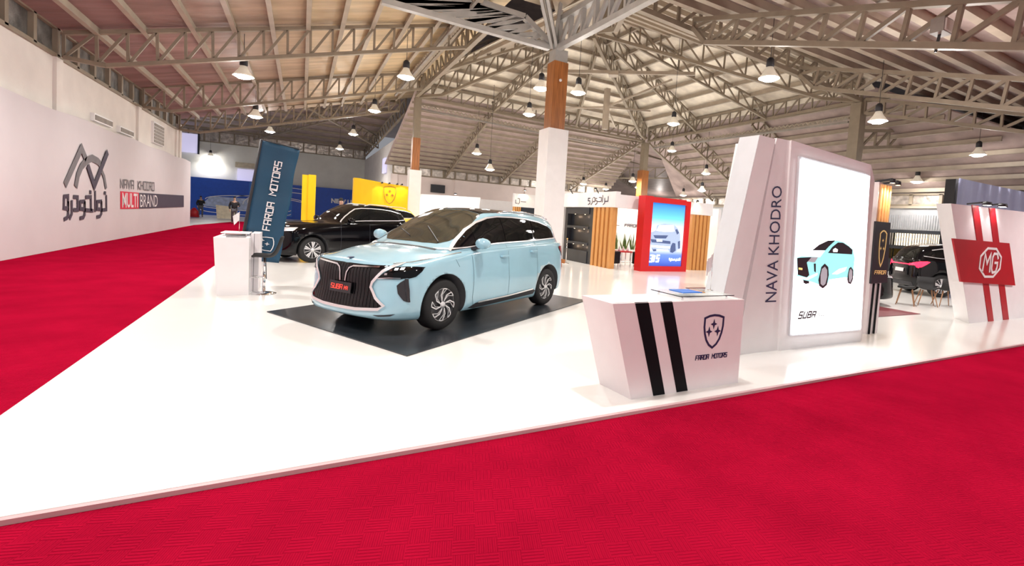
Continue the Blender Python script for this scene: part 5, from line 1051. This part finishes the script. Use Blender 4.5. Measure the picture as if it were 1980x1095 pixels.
            D(T_(thickline([(x,y*s) for x, y in [(3.60,.66),(3.4,.745),(3.1,.80),(2.8,.83),(2.5,.85)]], .016)), 'T', .008, 'chrome', 'hood_trim', step=.04)
        pl_ = D(F_([(.20,.64),(-.20,.64),(-.20,.50),(.20,.50)][::-1]), 'F', .045, 'dark', 'licence_plate', step=.1)
        hit = bvh.ray_cast(V((6,0,.57*sz)), V((-1,0,0)))[0].x+.052
        m = MB(); techno('SUBA',[(hit,-.16*sy,.602*sz),(hit,.06*sy,.602*sz),(hit,.06*sy,.545*sz),(hit,-.16*sy,.545*sz)],.009,'plate_red',(1,0,0),m,.25); techno('M4',[(hit,.085*sy,.592*sz),(hit,.16*sy,.592*sz),(hit,.16*sy,.545*sz),(hit,.085*sy,.545*sz)],.006,'plate_red',(1,0,0),m,.25); m.build('plate_lettering', pl_, world=False)
        h = bvh.ray_cast(V((3.70*sx,0,3)), V((0,0,-1)))[0]; m = MB(); m.prism([h+V((.03,-.03,.003)),h+V((.03,.03,.003)),h+V((-.03,.04,.010)),h+V((-.04,.0,.012)),h+V((-.03,-.04,.010))],(0,0,.006),'navy'); m.build('hood_emblem', root, world=False)
        # windshield wipers, bonnet gap
        for s in (1,-.1):
            m = MB(); a = bvh.ray_cast(V((2.60*sx,.0+.5*s*sy,3)), V((0,0,-1)))[0]; b_ = bvh.ray_cast(V((2.36*sx,(.5*s-.42)*sy,3)), V((0,0,-1)))[0]; m.bar(a+V((0,0,.02)), b_+V((0,0,.02)), .012,.012,'dark'); m.build('wiper', root, world=False)
        D(T_(thickline([(2.78,-.62),(2.84,-.3),(2.86,0),(2.84,.3),(2.78,.62)], .05)), 'T', .003, 'dark', 'cowl_panel', step=.05)
        m = MB(); a = bvh.ray_cast(V((1.84*sx,-.38*sy,3)), V((0,0,-1)))[0]; 
        D(T_([(1.98,-.50),(1.98,-.28),(1.84,-.28),(1.84,-.48)]), 'T', .007, 'white_grey', 'windshield_paper', step=.05)
    else:
        for s in (1,-1):
            D(F_([(y*s,z) for y, z in [(.48,.86),(.60,.93),(.84,.95),(.86,.86),(.6,.82)]]), 'F', .01, 'silver', 'headlight', step=.05)
            D(F_(thickline([(y*s,z) for y, z in [(0,.90),(.3,.90),(.5,.84),(.45,.62)]], .02)), 'F', .012, 'chrome', 'grille_trim', step=.05)
        D(F_([(-.5,.45),(.5,.45),(.45,.85),(-.45,.85)]), 'F', .006, 'charcoal', 'grille', step=.08)
        for ax in ('L','R'):
            for ln in ([(2.0,1.06),(2.0,.35)],[(.96,1.1),(.97,.35)]): D(S(thickline(ln, .01)), ax, .003, 'charcoal', 'panel_seam', step=.08)
        for s in (1,-1):
            m = MB(); m.tube([(1.0*sx,.60*sy*s,1.64*sz),(.8*sx,.61*sy*s,1.70*sz),(.2*sx,.61*sy*s,1.70*sz),(-.1*sx,.6*sy*s,1.66*sz)],.014,'silver',6); m.build('roof_rail', root, world=False)
    # rear
    tm = 'tail_red' if tail else 'tail_off'
    for s in (1,-1):
        D(F_([(y*s,z) for y, z in [(.46,1.02),(.72,1.05),(.84,1.08),(.86,.98),(.80,.88),(.72,.97),(.46,.95)]]), 'B', .012, tm, 'tail_light', step=.04)
        ax = 'L' if s > 0 else 'R'
        D(S([(-.70,1.10),(-.50,1.12),(-.42,1.10),(-.52,1.02),(-.66,.92),(-.76,.90),(-.80,1.05)]), ax, .012, tm, 'tail_light_wing', step=.04)
    D(F_([(-.46,.97),(.46,.97),(.46,1.0),(-.46,1.0)]), 'B', .014, tm if tail else 'dark', 'tail_light_bar', step=.06)
    D(F_([(-.24,.72),(.24,.72),(.24,.84),(-.24,.84)]), 'B', .02, 'silver', 'licence_plate', step=.1)
    D(F_([(-.60,1.22),(.60,1.22),(.52,1.50),(-.52,1.50)] if k_ else [(-.60,1.20),(.60,1.20),(.50,1.46),(-.50,1.46)]), 'B', .006, 'glass_dark', 'rear_window', step=.08)
    D(F_([(-.7,.30),(.7,.30),(.66,.42),(-.66,.42)]), 'B', .01, 'dark', 'rear_valance', step=.08)
    return root
m = MB(); m.hexa([(-.399,8.244,.001),(1.076,5.428,.001),(5.27,8.427,.001),(3.7,11.3,.001)],[(-.399,8.244,.014),(1.076,5.428,.014),(5.27,8.427,.014),(3.7,11.3,.014)],'mat_dark')
one('display_mat', m, 'large dark square mat under the pale blue car', 'mat')
car((CX,CY,.014), CR, 'pale blue people carrier with black glass roof parked on the dark mat', 'blue_paint', 'mpv', CS, 2, wr=.352)
car((2.28,17.2,0), math.radians(205), 'glossy black SUV with silver five spoke wheels behind the pale blue car', 'black_paint', 'suv', (.89,.97,1.04), 1, wr=.36, style='star')
car((4.0,24.0,0), math.radians(200), 'yellow SUV with dark roof behind the yellow pillar and the black SUV', 'yellow_paint', 'suv', (.95,.97,1.06), 1, wr=.36, style='star')
car((18.33,8.02,0), math.radians(-35), 'black SUV seen from behind with glowing red tail lights beside the red emblem wall', 'black_paint', 'suv', (.95,.97,1.0), 1, tail=True, wr=.36, style='star')
car((10.8,9.0,.013), math.radians(-35), 'low black car with only its chromed nose showing right of the lit tower', 'black_paint', 'mpv', (.93,.95,.86), 1, wr=.33, style='star')
car((22.5,12.5,0), math.radians(165), 'dark SUV farther back behind the car with red tail lights', 'black_paint', 'suv', (.95,.97,1.0), 1, wr=.36, style='star')

# ------------------------------------------------------------------ people
def skinmesh(name, nodes, edges, k, parent, sub=1):
    bm = bmesh.new(); lay = bm.verts.layers.skin.verify(); vs = []
    for i, (p, r) in enumerate(nodes):
        v = bm.verts.new(p); v[lay].radius = (r, r) if not isinstance(r, tuple) else r; v[lay].use_root = (i == 0); vs.append(v)
    for a, b in edges: bm.edges.new((vs[a], vs[b]))
    me = bpy.data.meshes.new(name); bm.to_mesh(me); bm.free(); ob = bpy.data.objects.new(name, me); C.objects.link(ob)
    ob.modifiers.new('s','SKIN'); ss = ob.modifiers.new('u','SUBSURF'); ss.levels = sub; bpy.context.view_layer.update()
    nm = bpy.data.meshes.new_from_object(ob.evaluated_get(bpy.context.evaluated_depsgraph_get())); ob.modifiers.clear(); ob.data = nm; nm.materials.clear(); nm.materials.append(M[k])
    for p in nm.polygons: p.use_smooth = True
    ob.parent = parent; return ob
def person(loc, rz, label, h=1.78, stride=.18, sit=False, arm=1):
    o = empty('person', loc, rz, label, 'person'); s = h/1.78
    hz = .45 if sit else .95
    sh_ = hz+.50; kn = (.42,.46) if sit else None
    def q(x, y, z): return (x*s, y*s, z*s)
    if sit: fl = [(.10,.0,.47),(.10,-.44,.48),(.10,-.46,.06)]; fr = [(-.10,0,.47),(-.10,-.44,.48),(-.10,-.46,.06)]
    else: fl = [(.10,0,.90),(.11,-stride*.7,.50),(.10,-stride*.9,.08)]; fr = [(-.10,0,.90),(-.11,stride*.2,.50),(-.10,stride,.09)]
    el = (.27,.02,sh_-.28); wl = (.20 if arm else .27,-.20 if arm else -.06,sh_-.28 if arm else sh_-.55); er = (-.27,.03,sh_-.28); wr_ = (-.24,-.10,sh_-.53)
    nodes = [(q(0,0,hz),.13),(q(0,.01,hz+.25),.13),(q(0,0,sh_-.03),.13),(q(0,-.01,sh_+.08),.055),(q(0,-.02,sh_+.18),.085),(q(0,-.02,sh_+.28),.085),
             (q(.18,0,sh_-.04),.06),(q(*el),.045),(q(*wl),.03),(q(wl[0]-.01,wl[1]-.06,wl[2]),.035),(q(wl[0]-.02,wl[1]-.13,wl[2]-.01),.018),
             (q(-.18,0,sh_-.04),.06),(q(*er),.045),(q(*wr_),.03),(q(wr_[0],wr_[1]-.02,wr_[2]-.07),.035),(q(wr_[0]+.01,wr_[1]-.03,wr_[2]-.14),.018),
             (q(*fl[0]),.08),(q(*fl[1]),.055),(q(*fl[2]),.04),(q(fl[2][0],fl[2][1]-.14,fl[2][2]-.04),.035),
             (q(*fr[0]),.08),(q(*fr[1]),.055),(q(*fr[2]),.04),(q(fr[2][0],fr[2][1]-.14,fr[2][2]-.04),.035)]
    ed = [(0,1),(1,2),(2,3),(3,4),(4,5),(2,6),(6,7),(7,8),(8,9),(9,10),(2,11),(11,12),(12,13),(13,14),(14,15),(0,16),(16,17),(17,18),(18,19),(0,20),(20,21),(21,22),(22,23)]
    skinmesh('body', nodes, ed, 'skin', o)
    jn = [(q(0,0,hz-.08),(.20,.15)),(q(0,.01,hz+.2),.19),(q(0,0,sh_-.03),.17),(q(0,0,sh_+.04),.09),(q(.19,0,sh_-.04),.09),(q(*el),.075),(q(wl[0],wl[1]*.9,wl[2]+.01),.055),(q(-.19,0,sh_-.04),.09),(q(*er),.075),(q(wr_[0],wr_[1]*.9,wr_[2]+.03),.055)]
    skinmesh('jacket', jn, [(0,1),(1,2),(2,3),(2,4),(4,5),(5,6),(2,7),(7,8),(8,9)], 'jacket', o)
    tn = [(q(0,0,hz-.02),.16),(q(*fl[0]),.10),(q(*fl[1]),.08),(q(*fl[2]),.065),(q(*fr[0]),.10),(q(*fr[1]),.08),(q(*fr[2]),.065)]
    skinmesh('trousers', tn, [(0,1),(1,2),(2,3),(0,4),(4,5),(5,6)], 'trousers', o)
    for f in (fl, fr): skinmesh('shoe', [(q(f[2][0],f[2][1]+.03,.05),.05),(q(f[2][0],f[2][1]-.16,.04),.045)], [(0,1)], 'dark', o)
    skinmesh('hair', [(q(0,.02,sh_+.24),.09),(q(0,.0,sh_+.32),.085),(q(0,-.05,sh_+.34),.06)], [(0,1),(1,2)], 'hair', o)
    m = MB()
    for sx_ in (-.035,.035): m.lathe([(0,-.01),(.012,0),(0,.01)],'dark',q(sx_,-.115,sh_+.24),8,'y')
    m.build('eyes', o, world=False)
    m = MB(); m.hexa([q(-.015,-.10,sh_+.19),q(.015,-.10,sh_+.19),q(.015,-.13,sh_+.195),q(-.015,-.13,sh_+.195)],[q(-.006,-.10,sh_+.24),q(.006,-.10,sh_+.24),q(.006,-.11,sh_+.24),q(-.006,-.11,sh_+.24)],'skin'); m.build('nose', o, world=False)
    return o
person((-4.15,41.5,-.03), .1, 'person in black open jacket and grey trousers walking on the red carpet toward the camera', 1.9, .2)
person((-2.9,37.5,-.03), 1.6, 'person in dark clothes half hidden behind the blue flag banner', 1.75, .1)
person((-7.9,54,-.05), .4, 'person in a black coat standing before the blue wall at the far left', 1.85, .1)
person((1.33,20.5,0), .3, 'person with dark hair behind the roof of the black SUV', 1.95, .05)
person((12.3,15.4,.0), -1.3, 'seated person in dark clothes in the booth armchair beside the red poster', 1.75, 0, True)
# wooden legged chairs on the right
def shell_chair(loc, rz, label):
    o = empty('dining_chair', loc, rz, label, 'chair', 'chairs with wooden legs by the black SUV'); m = MB()
    prof = [(.20,.44),(.0,.42),(-.18,.45),(-.22,.60),(-.24,.76)]; vs = []
    for i, (y, z) in enumerate(prof):
        for j in range(7): v = j/3-1; vs.append((v*.21, y+.0, z+.05*v*v*(1 if i < 3 else 0)))
    m.add(vs, [(i*7+j,i*7+j+1,(i+1)*7+j+1,(i+1)*7+j) for i in range(4) for j in range(6)], 'rubber', True); s_ = m.build('seat_shell', o, world=False); s_.modifiers.new('s','SOLIDIFY').thickness = .02
    for sx_ in (-1,1):
        for sy_ in (-1,1): m = MB(); m.tube([(sx_*.12,sy_*.12,.42),(sx_*.22,sy_*.2,0)],[.018,.011],'wood_leg',8); m.build('leg', o, world=False)
shell_chair((14.2,6.6,.002), .4, 'dark chair with splayed wooden legs by the black SUV, left one'); shell_chair((14.85,6.4,.002), 2.2, 'dark chair with splayed wooden legs by the black SUV, middle one'); shell_chair((15.4,6.2,.002), -.7, 'dark chair with splayed wooden legs by the black SUV, right one')
